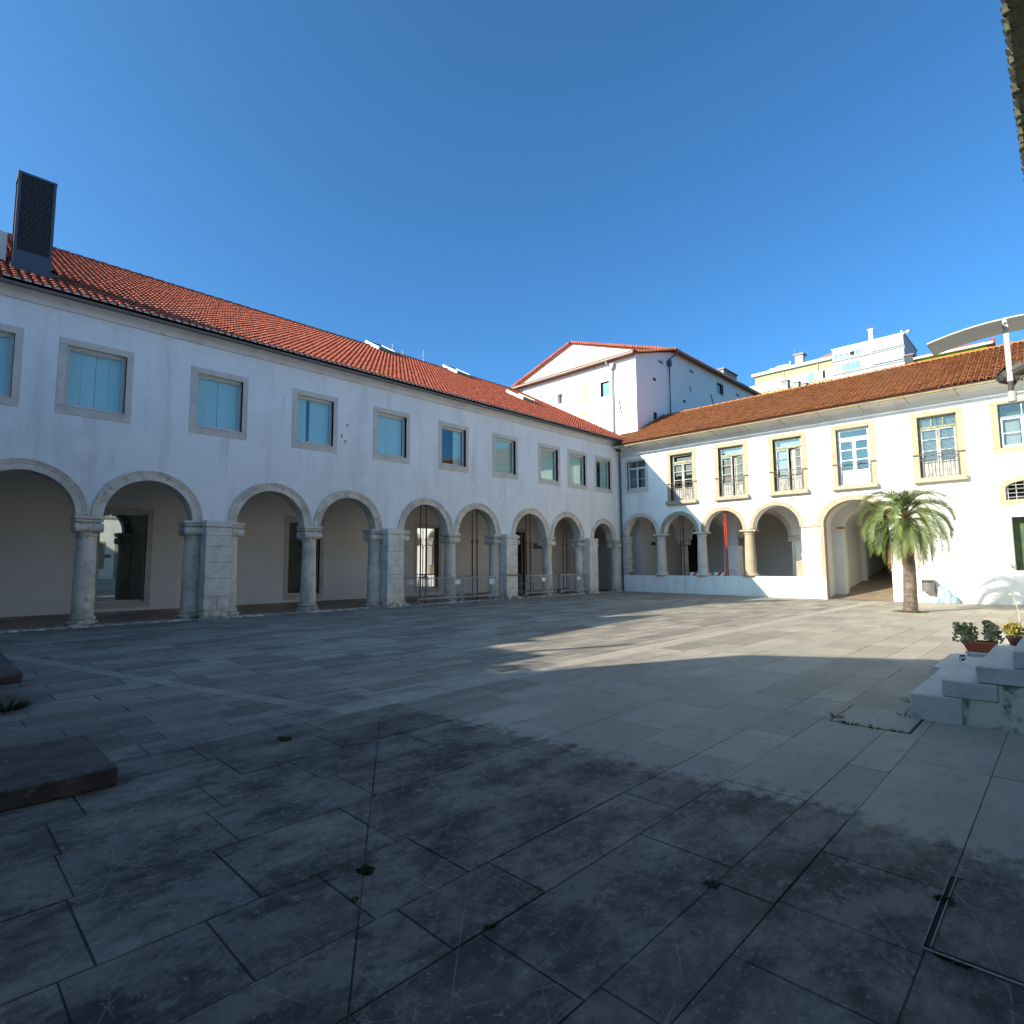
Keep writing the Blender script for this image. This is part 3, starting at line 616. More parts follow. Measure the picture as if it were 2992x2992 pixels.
# windows of the left wing
# curtain layout per window: list of (from, to) shares that are covered
CUR = {-33.50: [(0, 1)], -30.16: [(0, .5), (.505, 1)], -27.62: [(0, .24), (.245, .50), (.51, .755), (.76, 1)], -24.27: [(0, .2), (.205, .49), (.505, .74), (.745, 1)], -20.92: [(0, .14), (.145, .30), (.40, .68), (.685, 1)],
       -17.57: [(0, .42), (.43, 1)], -14.25: [(.62, .80), (.805, 1)], -10.93: [(0, .38), (.385, 1)], -7.60: [(0, .5), (.505, 1)], -5.13: [(0, .55), (.56, 1)], -2.65: [(.55, 1)]}
for y in WY:
    a, b, p, q = y+.19, y+1.61, 6.11, 7.86
    m = MB(); xf = -.13
    for (u0, u1, z0, z1) in ((a, b, q-.06, q), (a, b, p, p+.06), (a, a+.05, p+.06, q-.06), (b-.05, b, p+.06, q-.06)): m.box(xf-.06, xf, u0, u1, z0, z1)
    for (u0, u1, z0, z1) in ((a+.05, b-.05, q-.10, q-.06), (a+.05, b-.05, p+.06, p+.10), (a+.05, a+.09, p+.1, q-.1), (b-.09, b-.05, p+.1, q-.1)): m.box(xf-.08, xf-.03, u0, u1, z0, z1)
    wn = m.build('window', GFR, W)
    m = MB(); m.box(-.085, -.07, a+.088, b-.088, p+.098, q-.098); m.v = [(v[0]-.13+.02, v[1], v[2]) for v in m.v]; m.build('pane', GLASSU, wn)
    m = MB(); m.box(-.15, .035, a+.02, b-.02, p-.012, p+.018); m.build('metal_sill', GFR, wn)
    for (u0, u1, z0, z1, nm) in ((y, y+1.78, q, 8.05, 'lintel'), (y, y+1.78, 5.88, p-.012, 'stone_sill'), (y, a, p-.010, q-.002, 'jamb'), (b, y+1.78, p-.010, q-.002, 'jamb')):
        m = MB(); m.bbox(-.14, .018, u0, u1, z0+.001, z1-.001, .006); m.build(nm, TRIM, wn)
    m = MB()
    m.quad((-.75, a, p), (-.75, b, p), (-.75, b, q), (-.75, a, q)); m.build('dark_room', DARK, wn)
    for (c0, c1) in CUR[y]:
        ww = b-a-.14; m = MB(); u0, u1 = a+.07+ww*c0, a+.07+ww*c1; n = 1
        for k in range(n):
            ya, yb = u0+(u1-u0)*k/n, u0+(u1-u0)*(k+1)/n
            xa, xb = -.27+.012*math.sin(k*2.1), -.27+.012*math.sin((k+1)*2.1)
            m.quad((xa, ya, p+.03), (xb, yb, p+.03), (xb, yb, q-.05), (xa, ya, q-.05))
        m.build('curtain', CURT, wn)
# small fixings left in the plaster between two windows
for (y, z) in ((-18.73, 7.05), (-18.95, 6.6), (-18.80, 6.4)):
    m = MB(); m.box(0, .03, y-.015, y+.015, z-.06, z+.06); m.build('wall_fixing', GUT, W)

# gallery behind the arches
m = MB()
doorL = [(-25.66, -24.24, .42, 3.56), (-18.92, -17.49, .42, 3.60), (-12.16, -10.76, .45, 3.62), (-4.93, -4.03, .0, 3.64)]
doorL0 = (-32.4, -31.0, .42, 3.6)
wall(m, 0, -4.35, -45.6, 3.2, -.05, 4.95, doorL+[doorL0])
for d in doorL+[doorL0]: reveal(m, 0, -4.35, -4.75, *d)
m.quad((-4.35, -45.6, 4.95), (-.0, -45.6, 4.95), (0, 4.4, 4.95), (-4.35, 4.4, 4.95))
m.quad((-4.35, -45.6, 0), (-.5, -45.6, 0), (-.5, -45.6, 4.95), (-4.35, -45.6, 4.95))
m.build('gallery_wall', GALW, W)
m = MB(); m.quad((-4.35, -45.6, .002), (.02, -45.6, .002), (.02, -.4, .002), (-4.35, -.4, .002)); m.quad((-4.35, -.4, .002), (-.02, -.4, .002), (-.02, 4.4, .002), (-4.35, 4.4, .002)); m.build('gallery_floor', FLOORB, W)
m = MB(); m.box(-4.349, -4.33, -45.6, 3.2, .003, .10)
m.build('skirting', FLOORB, W)
for i, d in enumerate(doorL[:3]+[doorL0]):
    a, b, p, q = d
    m = MB(); m.box(-4.55, -4.50, a, b, p, p+.06); m.box(-4.55, -4.50, a, b, q-.05, q); m.box(-4.55, -4.5, a, a+.04, p, q); m.box(-4.55, -4.5, b-.04, b, p, q)
    g = m.build('glazed_opening', GFR, W)
    m = MB(); m.box(-4.54, -4.515, a+.04, b-.04, p+.06, q-.05); m.build('pane', GLASSD, g)
    for (u0, u1, z0, z1, nm) in ((a-.19, b+.19, q, q+.20, 'lintel'), (a-.19, b+.19, p-.21, p, 'stone_sill'), (a-.19, a, p, (p+q)/2, 'jamb'), (b, b+.19, p, (p+q)/2, 'jamb'), (a-.19, a, (p+q)/2, q, 'jamb'), (b, b+.19, (p+q)/2, q, 'jamb')):
        m = MB(); m.bbox(-4.52, -4.325, u0, u1, z0+.002, z1-.002, .006); m.build(nm, TRIM, g)
a, b, p, q = doorL[3]
m = MB(); m.box(-4.72, -4.66, a, b, p, q); dk = m.build('dark_door', DWOOD, W)
for (u0, u1, z0, z1, nm) in ((a-.18, b+.18, q, q+.2, 'lintel'), (a-.18, a, 0, q, 'jamb'), (b, b+.18, 0, q, 'jamb')):
    m = MB(); m.bbox(-4.5, -4.32, u0, u1, z0+.004, z1-.002, .006); m.build(nm, TRIM, dk)
t = MB(); t.box(-4.348, -4.32, -3.25, -2.45, 2.63, 3.0); tag(t.build('wall_plaque', GREYS), 'blank grey metal plaque on the gallery wall right of the dark doorway', 'plaque')
t = MB(); t.box(-4.348, -4.30, -3.62, -3.47, 2.68, 2.88); tag(t.build('switch_box', GREYS), 'small grey switch box on the gallery wall left of the grey plaque', 'box')
# inner cross arch and dark end of the gallery
m = MB(); wall(m, 1, -.02, -4.35, -.5, .0, 4.95, (), [(-2.45, 1.5, 1.5, 2.6, 0)], n=20); wall(m, 1, .5, -4.35, -.5, .0, 4.95, (), [(-2.45, 1.5, 1.5, 2.6, 0)], flip=True, n=20)
for k in range(20):
    a, b = math.pi*k/20, math.pi*(k+1)/20
    m.quad((-2.45-1.5*math.cos(a), -.02, 2.6+1.5*math.sin(a)), (-2.45-1.5*math.cos(a), .5, 2.6+1.5*math.sin(a)), (-2.45-1.5*math.cos(b), .5, 2.6+1.5*math.sin(b)), (-2.45-1.5*math.cos(b), -.02, 2.6+1.5*math.sin(b)))
for x in (-3.95, -.95): m.quad((x, -.02, 0), (x, .5, 0), (x, .5, 2.6), (x, -.02, 2.6))
m.build('cross_arch', GALW, W)
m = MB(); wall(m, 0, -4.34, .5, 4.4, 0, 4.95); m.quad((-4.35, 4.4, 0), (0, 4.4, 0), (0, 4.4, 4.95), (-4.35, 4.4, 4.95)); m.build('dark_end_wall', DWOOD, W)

# corner downpipe with hopper
t = thing('downpipe', 'dark downpipe with a square hopper in the courtyard corner between the two wings', 'downpipe', (.12, -.14, 0))
m = MB(); m.tube([(.20, -.30, 8.55), (.20, -.30, 8.25), (.13, -.16, 7.85), (.13, -.13, 0)], .055, 10); m.build('pipe', PIPE, t)
m = MB(); m.prism([(.02, 8.98), (.40, 8.98), (.38, 8.72), (.28, 8.55), (.12, 8.55), (.04, 8.72)], 1, -.52, -.10); m.build('hopper', PIPE, t)
for z in (1.2, 3.0, 5.0, 7.0):
    m = MB(); m.tube([(.13, -.13, z), (.13, -.13, z+.05)], .072, 10); m.build('bracket', PIPE, t)
m = MB(); m.tube([(.2, -.75, 8.82), (.2, .12, 8.86)], .012, 5); m.tube([(-.1, -.32, 8.84), (.75, -.3, 8.80)], .012, 5); m.build('tie_rods', PIPE, t)

# ================================================================== RIGHT (NORTH) WING
N = thing('cloister_wing', 'sunlit white wing with iron balconies and a big passage arch behind the palm', 'building', (12, 3, 0))
RA = [(1.34, 1.28, 1.30, 3.37), (3.87, 1.20, 1.22, 3.37), (6.45, 1.26, 1.30, 3.38), (9.17, 1.34, 1.34, 3.40)]
BIG = (12.70, 1.62, 1.36, 3.40)
DOORS = [3.47, 6.34, 9.22, 12.13, 15.32]; DW = 1.36
drect = [(x, x+DW, 5.20, 7.88) for x in DOORS]
rects = drect+[(.56, 1.82, 6.12, 7.88), (18.02, 19.45, 6.14, 7.92), (18.15, 19.25, 1.26, 3.37), (18.05, 19.45, 4.05, 4.50)]
XE = 26.0
m = MB()
segA = (18.75, .70, .28, 4.50, 4.05)
wall(m, 1, 0.0, 0.0, XE, 4.9, 8.9, [r for r in rects if r[2] > 5])
wall(m, 1, 0.0, 0.0, XE, 3.37, 4.9, [(18.05, 19.45, 4.05, 4.50)], [(a[0], a[1]+.01, a[2]+.01, 3.37, 3.37) for a in RA]+[(BIG[0], BIG[1], BIG[2], 3.37, 3.37), segA], n=26)
wall(m, 1, 0.0, 10.36, XE, -.3, 3.37, [(11.36, 14.04, -.3, 3.37), (18.15, 19.25, 1.26, 3.37)])
# rear skin of the arcade wall
wall(m, 1, .5, 0.0, 11.2, 3.37, 4.95, (), [(a[0], a[1]+.01, a[2]+.01, 3.37, 3.37) for a in RA], flip=True, n=26)
for r in rects: reveal(m, 1, 0, .55, *r)
m.quad((0, 8.9, 0), (0, 8.9, 0), (0, 8.9, 0), (0, 8.9, 0)) if False else None
xs = [0]+[v for a in RA for v in (a[0]-a[1]-.01, a[0]+a[1]+.01)]+[10.52]
for i in range(0, len(xs)-1, 2): m.quad((xs[i], 0, 3.372), (xs[i+1], 0, 3.372), (xs[i+1], .5, 3.372), (xs[i], .5, 3.372))
m.quad((10.36, 0, -.1), (10.36, .5, -.1), (10.36, .5, 3.37), (10.36, 0, 3.37))
for q in ([(XE, 0, -.3), (XE, 9.7, -.3), (XE, 9.7, 8.9), (XE, 0, 8.9)], [(0.3, 9.7, -.3), (11.0, 9.7, -.3), (11.0, 9.7, 8.9), (0.3, 9.7, 8.9)], [(14.6, 9.7, -.3), (XE, 9.7, -.3), (XE, 9.7, 8.9), (14.6, 9.7, 8.9)]): m.quad(*q)
m.build('facade', WHITE, N)
# low parapet under the arcade
m = MB(); m.bbox(.02, 10.36, -.03, .47, -.12, .96, .015); m.build('parapet_wall', WHITE, N)
m = MB(); m.box(10.36, 11.36, -.03, .0, -.12, .955); m.box(14.04, 17.0, -.02, 0, -.12, .2) if False else None; m.build('pier_plinth', WHITE, N)
for i, a in enumerate(RA):
    arch_ring(N, 1, a[0], a[1]-.21, a[1]+.0, a[3], -.012, .5, YSTONE if i else TRIM, 7, mould=False, ell=a[2]/a[1], seg=4)
# plastered lining inside the ring
for a in RA:
    m = MB()
    for k in range(24):
        p0, p1 = math.pi*k/24, math.pi*(k+1)/24; r = a[1]-.215; e = a[2]/a[1]
        m.quad((a[0]-r*math.cos(p0), .04, a[3]+r*math.sin(p0)*e), (a[0]-r*math.cos(p0), .52, a[3]+r*math.sin(p0)*e), (a[0]-r*math.cos(p1), .52, a[3]+r*math.sin(p1)*e), (a[0]-r*math.cos(p1), .04, a[3]+r*math.sin(p1)*e))
    m.build('arch_lining', WHITE, N)
# columns of the arcade
for i, x in enumerate((2.63, 5.13, 7.76)):
    mt = TRIM if i < 2 else YSTONE
    m = MB(); y = .2; m.lathe(x, y, [(.285, 1.16), (.28, 1.3), (.262, 2.2), (.235, 3.12)], 22)
    c = m.build('column', mt, N)
    m = MB(); m.lathe(x, y, [(.42, .965), (.44, 1.0), (.41, 1.05), (.34, 1.07), (.33, 1.10), (.29, 1.16)], 20, jit=.02); m.build('base', mt, c)
    m = MB(); m.lathe(x, y, [(.235, 3.11), (.27, 3.13), (.27, 3.16), (.245, 3.17), (.25, 3.2), (.33, 3.27)], 20); m.bbox(x-.42, x+.42, y-.25, y+.28, 3.27, 3.368, .015); m.build('capital', mt, c)
# quoin stones at the corner
m = MB(); m.box(.03, .3, .02, .45, .96, 3.3); q = m.build('corner_respond', TRIM, N)
z = .965
for (h, w, d) in ((.17, .33, .0), (.22, .50, .02), (.26, .44, .0), (.34, .50, .02), (.50, .49, .0), (.42, .46, .0), (.44, .52, .03)):
    m = MB(); m.bbox(.03, w, -.012-d, .45, z+.004, z+h-.004, .02, .008); m.build('stone', TRIM, q); z += h
# string between arcade and passage arch
m = MB(); m.bbox(10.36, 11.18, -.06, .0, 3.33, 3.405, .01); m.build('impost_band', YSTONE, N)
# big passage arch: rim, lining, passage
arch_ring(N, 1, BIG[0], 1.33, 1.62, 3.40, -.014, .42, YSTONE, 9, mould=False, ell=.84, seg=4)
m = MB(); m.box(11.2, 11.375, -.02, .42, -.12, 3.40); m.build('passage_jamb', YSTONE, N)
m = MB(); m.box(14.025, 14.2, -.012, .42, -.12, 3.40); m.build('passage_jamb', WHITE, N)
m = MB()
def vault(y0, y1, xc, hw, hz, zs, n=20):
    for k in range(n):
        a, b = math.pi*k/n, math.pi*(k+1)/n
        m.quad((xc-hw*math.cos(a), y0, zs+hz*math.sin(a)), (xc-hw*math.cos(a), y1, zs+hz*math.sin(a)), (xc-hw*math.cos(b), y1, zs+hz*math.sin(b)), (xc-hw*math.cos(b), y0, zs+hz*math.sin(b)))
    for x in (xc-hw, xc+hw): m.quad((x, y0, -.3), (x, y1, -.3), (x, y1, zs), (x, y0, zs))
def rib(y0, y1, xc, hw, hz, hw2, hz2, zs):
    """projecting arch with front and rear faces"""
    vault(y0, y1, xc, hw2, hz2, zs)
    n = 20
    for yy in (y0, y1):
        for k in range(n):
            a, b = math.pi*k/n, math.pi*(k+1)/n
            m.quad((xc-hw2*math.cos(a), yy, zs+hz2*math.sin(a)), (xc-hw2*math.cos(b), yy, zs+hz2*math.sin(b)), (xc-hw*1.25*math.cos(b), yy, zs+hz*1.3*math.sin(b)), (xc-hw*1.25*math.cos(a), yy, zs+hz*1.3*math.sin(a)))
        for sx in (-1, 1): m.quad((xc+sx*hw2, yy, -.3), (xc+sx*hw*1.25, yy, -.3), (xc+sx*hw*1.25, yy, zs), (xc+sx*hw2, yy, zs))
vault(.42, 1.9, 12.7, 1.5, 1.22, 3.4)
rib(1.9, 2.5, 12.7, 1.5, 1.22, 1.02, .80, 3.4)
vault(2.5, 6.2, 12.7, 1.28, 1.05, 3.4)
rib(6.2, 6.6, 12.7, 1.28, 1.05, 1.06, .85, 3.5)
vault(6.6, 16, 12.7, 1.28, 1.05, 3.8)
m.quad((11.3, 16, 0), (14.1, 16, 0), (14.1, 16, 6), (11.3, 16, 6))
m.build('passage_vault', mat('passage_plaster', (0.66, .65, .62), .9, layers=[(1.0, (0.58, .57, .54), .4, .7, .6)]), N)
m = MB(); m.quad((11.0, 0.0, -.088), (14.4, 0, -.088), (14.4, .75, -.085), (11.0, .75, -.085)); m.quad((11.0, .75, -.085), (14.4, .75, -.085), (14.4, 16, 1.9), (11.0, 16, 1.9)); m.build('passage_ramp', PASSF, N)
m = MB(); m.box(11.45, 11.8, 1.80, 1.895, 3.28, 3.38); m.build('wooden_bracket', WOODB, N)
# galleries seen through the arcade
m = MB(); m.quad((0, .5, .02), (11.0, .5, .02), (11.0, 7.0, .02), (0, 7.0, .02)); m.build('gallery_floor', FLOORB, N)
m = MB(); m.quad((0, .5, 4.95), (11.0, .5, 4.95), (11.0, 7.0, 4.95), (0, 7.0, 4.95)); m.quad((0, 7.0, 0), (11.0, 7.0, 0), (11.0, 7.0, 4.95), (0, 7.0, 4.95))
m.quad((10.75, .5, 0), (10.75, 7.0, 0), (10.75, 7.0, 4.95), (10.75, .5, 4.95)); m.quad((0, 4.4, 0), (0, 7.0, 0), (0, 7.0, 4.95), (0, 4.4, 4.95)); m.build('gallery_wall', GALW, N)
inner = [(1.05, 1.15, 1.3, 3.1, 0), (4.05, 1.25, 1.4, 3.1, 0), (7.45, 1.45, 1.5, 3.1, 0)]
m = MB(); wall(m, 1, 3.0, 0, 10.75, 3.1, 4.94, (), [(a[0], a[1], a[2], 3.1, 3.1) for a in inner]); wall(m, 1, 3.0, 5.35, 5.98, 0, 3.1); wall(m, 1, 3.0, 8.92, 10.75, 0, 3.1)
m.build('inner_arcade_wall', WHITE, N)
for a in inner: arch_ring(N, 1, a[0], a[1]-.16, a[1]+.06, 3.1, 2.985, 3.35, TRIM, 7, mould=False, ell=a[2]/a[1], seg=3)
for x in (.02, 2.5, 9.05, 5.66):
    if x == 5.66: continue
    m = MB(); m.lathe(x, 3.2, [(.24, .02), (.23, 1.0), (.21, 2.75)], 16); c = m.build('inner_column', STONE, N)
    m = MB(); m.bbox(x-.34, x+.34, 2.93, 3.45, 2.78, 3.09, .05); m.build('capital', STONE, c)
m = MB(); m.bbox(5.40, 6.25, 2.35, 2.98, .02, 2.62, .01); m.build('plaster_block', WHITE, N)
m = MB(); m.box(.02, 1.6, 6.9, 6.95, .02, 4.0); m.build('dark_doorway', DARK, N)
m = MB(); wall(m, 0, -.04, .5, 4.4, 3.0, 4.95, (), [(2.2, 1.2, 1.2, 3.05, 3.0)]); m.quad((-.04, 3.4, 0), (-.04, 4.4, 0), (-.04, 4.4, 3.05), (-.04, 3.4, 3.05)); m.build('corner_arch_wall', GALW, N)
m = MB(); m.bbox(-.35, .25, 2.95, 3.75, .02, 2.95, .05, .02); m.bbox(-.42, .32, 2.88, 3.82, 2.6, 3.0, .06, .02); m.build('old_pier', STONE, N)
m = MB(); m.bbox(10.02, 10.35, .08, .5, .96, 1.72, .02); m.build('respond_stone', YSTONE, N)

# ---- eaves
m = MB(); m.prism([(0.02, 8.16), (-.05, 8.17), (-.06, 8.20), (-.06, 8.32), (-.03, 8.34), (-.06, 8.44), (-.20, 8.58), (-.48, 8.68), (-.86, 8.71), (-.86, 8.78), (.05, 8.9)], 0, 0.02, XE)
m.build('cornice', WORN, N)
m = MB(); cyy, czz = -.94, 8.70; pr = [(cyy+.075*math.cos(a), czz+.075*math.sin(a)) for a in [math.pi*(1+k/8) for k in range(9)]]+[(cyy+.066*math.cos(a), czz+.066*math.sin(a)) for a in [math.pi*(2-k/8) for k in range(9)]]
m.prism(pr, 0, .62, XE); m.build('gutter', CGUT, N)
for k in range(14):
    x = 1.3+k*1.72; m = MB(); m.tube([(x, -1.02, 8.66), (x+.02, -.93, 8.60), (x+.12, -.52, 8.44)], .011, 5); m.build('gutter_hook', IRON, N)
# ---- roof
S2 = .49; s2_ = math.sqrt(1+S2*S2)
def zR(y): return 8.78+S2*(y+.95)
RY = 4.86
m = MB()
m.add([(.55, -.95, zR(-.95)), (XE, -.95, zR(-.95)), (XE, RY, zR(RY)), (.36, RY, zR(RY)), (.36, 1.62, zR(1.62)), (-1.55, 1.62, zR(1.62)), (-.1, -.2, zR(-.2))], [(0, 1, 2, 3, 4, 5, 6)])
m.build('roof_bed', PAN, N)
m = MB(); m.add([(.36, RY, zR(RY)), (XE, RY, zR(RY)), (XE, 10.0, 9.0), (.36, 10.0, 9.0)], [(0, 1, 2, 3)]); m.build('rear_roof_slope', ROOFR, N)
def okR(p):
    if p.y > RY-.1: return False
    if p.y > 1.45 and p.x < .48: return False
    if p.x < .5 and zL(p.x) > zR(p.y)-.02: return False
    return p.x > -1.4
roof_tiles(N, OTILE, (-1.3, -1.0, zR(-1.0)+.012), (1, 0, 0), (0, 1, S2), 124, 25, .218, .262, okR, jit=.012, flat=.62, lift=.05, tr=(.55, 1.25), view=lambda p: p.x > 1 and p.x < 20)
x = .5
while x < XE:
    m = MB(); m.tube([(x, RY, zR(RY)+.02), (x+.46, RY, zR(RY)+.035+rnd.uniform(-.01, .01))], [.10, .135], 8); m.build('ridge_tile', OTILE, N); x += .43
m = MB()
for k in range(9):
    y = 1.75+k*.35; m.tube([(.42, y, zR(y)+.05), (.42, y+.40, zR(y+.4)+.055)], [.11, .10], 7)
m.build('abutment_tiles', OTILE, N, kind='stuff')
m = MB()
for k in range(5):
    t = k/5; x0, y0 = .5-1.9*t, -.75+2.2*t
    m.tube([(x0, y0, max(zR(y0), zL(x0))+.03), (x0-.38, y0+.44, max(zR(y0+.44), zL(x0-.38))+.03)], [.10, .09], 7)
# (valley lined with metal)
m = MB(); m.quad((.75, -.75, zR(-.75)+.055), (.45, -.85, zL(.45)+.02), (-1.5, 1.2, zL(-1.5)+.06), (-1.25, 1.35, zR(1.35)+.08)); m.build('valley_flashing', GUT, N)

# ---- balcony doors
def french(i, x):
    a, b, p, q = x, x+DW, 5.20, 7.88
    fr = {0: GREENW, 1: GREENW, 2: GREENW, 3: WFR, 4: GREENW}[i]; lf = WFR if i == 3 else OLDW
    yb = .16
    m = MB(); m.box(a, a+.06, yb, yb+.09, p, q); m.box(b-.06, b, yb, yb+.09, p, q); m.box(a+.06, b-.06, yb, yb+.09, q-.06, q); m.box(a+.06, b-.06, yb-.01, yb+.09, 7.36, 7.44)
    d = m.build('balcony_door', fr, N)
    names = [(a-.235, b+.235, q, 8.10, 'lintel'), (a-.235, a, 5.2, 6.6, 'jamb'), (a-.235, a, 6.6, q, 'jamb'), (b, b+.235, 5.2, 6.3, 'jamb'), (b, b+.235, 6.3, q, 'jamb')]
    for (u0, u1, z0, z1, nm) in names:
        m = MB(); m.bbox(u0, u1, -.018, .16, z0+.002, z1-.002, .006); m.build(nm, YSTONE, d)
    m = MB(); m.bbox(a-.26, b+.26, -.24, .30, 4.99, 5.195, .02, .004); m.build('sill_slab', BSTONE, d)
    # transom
    nt_ = 3 if i == 4 else 1
    m = MB()
    if i == 4:
        for k in (1, 2): m.box(a+.06+k*(DW-.12)/3-.02, a+.06+k*(DW-.12)/3+.02, yb+.01, yb+.07, 7.44, q-.06)
    else: m.box(a+.06, b-.06, yb+.02, yb+.06, 7.44, 7.48); m.box(a+.06, b-.06, yb+.02, yb+.06, q-.10, q-.06); m.box(a+.06, a+.12, yb+.02, yb+.06, 7.48, q-.1); m.box(b-.12, b-.06, yb+.02, yb+.06, 7.48, q-.1)
    m.build('transom_frame', fr if i in (3, 4) else OLDW, d)
    m = MB(); m.box(a+.07, b-.07, yb+.035, yb+.045, 7.45, q-.07); m.build('pane', GLASSR, d)
    mid = (a+b)/2; opened = {1: .10, 2: .13}.get(i, 0)
    for s in (0, 1):
        u0, u1 = (a+.065, mid-.006) if s == 0 else (mid+.006, b-.065)
        m = MB(); y0, y1 = yb+.02, yb+.065
        w = .065
        m.box(u0, u0+w, y0, y1, p+.02, 7.355); m.box(u1-w, u1, y0, y1, p+.02, 7.355)
        zb = [p+.02, p+.14, 5.86, 5.93, 6.38, 6.42, 6.86, 6.90, 7.29, 7.355]
        for k in (0, 2, 4, 6, 8): m.box(u0+w, u1-w, y0, y1, zb[k], zb[k+1])
        m.box(u0+w, u1-w, y0+.015, y1-.01, zb[1], zb[2])
        for k in range(3): uu = u0+w+.04+k*(u1-u0-2*w-.08)/2; m.box(uu-.012, uu+.012, y0+.004, y0+.016, zb[1]+.04, zb[2]-.04)
        if opened and s == 1:          # leaf stands slightly ajar, hinged at the outer edge
            ang = opened*2.2; c_, s_ = math.cos(ang), math.sin(ang)
            m.v = [(u1+(vx-u1)*c_, vy-(vx-u1)*s_, vz) for (vx, vy, vz) in m.v]
        leaf = m.build('door_leaf', lf, d)
        for k in (3, 5, 7):
            m = MB(); m.box(u0+w, u1-w, y0+.02, y0+.028, zb[k], zb[k+1])
            if opened and s == 1: m.v = [(u1+(vx-u1)*c_, vy-(vx-u1)*s_, vz) for (vx, vy, vz) in m.v]
            m.build('pane', GLASSR, leaf)
    # what stands behind the glass
    if i == 4:
        for s in (0, 1):
            u0, u1 = (a+.08, mid-.03) if s == 0 else (mid+.03, b-.08)
            m = MB(); z = 5.95
            while z < 7.8:
                m.add([(u0, .28, z), (u1, .28, z), (u1, .31, z+.028), (u0, .31, z+.028)], [(0, 1, 2, 3)]); z += .052
            m.build('slatted_blind', SHUT, d)
    elif i != 3:
        for s in (0, 1):
            lo, hi = (6.66, 7.3) if i == 0 else (5.93, 7.3)
            u0, u1 = (a+.16, mid-.12) if s == 0 else (mid+.12, b-.10)
            m = MB(); m.box(u0, u1, .30, .33, lo, hi); m.build('inner_shutter', SHUT, d)
        m = MB(); m.box(a+.25, b-.1, .34, .36, 7.44, 7.72); m.build('inner_shutter', SHUT, d)
    m = MB(); m.quad((a, .55, p), (b, .55, p), (b, .55, q), (a, .55, q)); m.build('dark_room', DARK if i != 3 else mat('deep_blue_room', (.02, .05, .10), .9), d)
    # iron railing
    m = MB(); zt = 6.22; yr = -.06
    m.box(a-.42+.18, b+.42-.18, yr-.012, yr+.012, zt-.02, zt+.012); 
    m.box(a, b, yr-.008, yr+.008, 5.98, 6.0); m.box(a, b, yr-.008, yr+.008, 5.25, 5.27); m.box(a, a+.018, yr-.009, yr+.009, 5.22, zt); m.box(b-.018, b, yr-.009, yr+.009, 5.22, zt)
    rl = m.build('railing', IRON, d)
    nb = 11
    for k in range(nb):
        xx = a+.03+(DW-.06)*k/(nb-1); m = MB(); top = 6.0 if k % 3 else 6.2
        if i == 3 and k % 2: m.box(xx-.006, xx+.006, yr-.006, yr+.006, 5.27, 5.8)
        elif i == 4: m.tube([(xx, yr, 5.27), (xx+.02*math.sin(k), yr-.01, 5.5), (xx-.015*math.cos(k*2), yr, 5.75), (xx, yr, 6.2)], .007, 4)
        else: m.box(xx-.006, xx+.006, yr-.006, yr+.006, 5.27, top)
        m.build('baluster', IRON, rl)
for i, x in enumerate(DOORS): french(i, x)

def casement(a, b, p, q, ztr, fr, lf, segm=False, surround=True, so=.17):
    m = MB(); yb = .12
    m.box(a, a+.05, yb, yb+.07, p, q); m.box(b-.05, b, yb, yb+.07, p, q); m.box(a+.05, b-.05, yb, yb+.07, q-.05, q); m.box(a+.05, b-.05, yb, yb+.07, p, p+.06); m.box(a+.05, b-.05, yb-.01, yb+.07, ztr-.03, ztr+.04)
    w = m.build('casement_window', fr, N); mid = (a+b)/2
    for s in (0, 1):
        u0, u1 = (a+.05, mid) if s == 0 else (mid+.002, b-.05)
        m = MB(); t = .055
        m.box(u0, u0+t, yb+.01, yb+.05, p+.06, ztr-.03); m.box(u1-t, u1, yb+.01, yb+.05, p+.06, ztr-.03); m.box(u0+t, u1-t, yb+.01, yb+.05, p+.06, p+.12); m.box(u0+t, u1-t, yb+.01, yb+.05, ztr-.09, ztr-.03)
        zm = (p+ztr)/2-.02; m.box(u0+t, u1-t, yb+.02, yb+.045, zm-.015, zm+.015)
        lfo = m.build('sash', lf, w)
        for (z0, z1) in ((p+.12, zm-.015), (zm+.015, ztr-.09)):
            m = MB(); m.box(u0+t, u1-t, yb+.03, yb+.035, z0, z1); m.build('pane', GLASSR, lfo)
        m = MB(); m.box(u0+.12, u1-.1, .3, .33, p+.1, ztr-.1); m.build('inner_shutter', SHUT, w)
    m = MB(); m.box(mid-.015, mid+.015, yb+.01, yb+.05, ztr+.04, q-.05); m.build('transom_bar', lf, w)
    m = MB(); m.box(a+.05, mid-.015, yb+.03, yb+.036, ztr+.04, q-.05); m.build('pane', GLASSR, w)
    m = MB(); m.box(mid+.015, b-.05, yb+.03, yb+.036, ztr+.04, q-.05); m.build('pane', GLASSR, w)
    for (u0, u1, z0, z1, nm) in ((a-so, b+so, q, q+.14, 'lintel'), (a-so, b+so, p-.22, p, 'stone_sill'), (a-so, a, p, q, 'jamb'), (b, b+so, p, q, 'jamb')):
        m = MB(); m.bbox(u0, u1, -.018, .12, z0+.002, z1-.002, .006); m.build(nm, TRIM if a < 1 else YSTONE, w)
    m = MB(); m.quad((a, .55, p), (b, .55, p), (b, .55, q), (a, .55, q)); m.build('dim_room', DIM, w)
casement(.56, 1.82, 6.12, 7.88, 7.44, WFR, WFR)
casement(18.02, 19.45, 6.14, 7.92, 7.38, mat('blue_grey_paint', (.16, .24, .25), .6), WFR, so=.25)
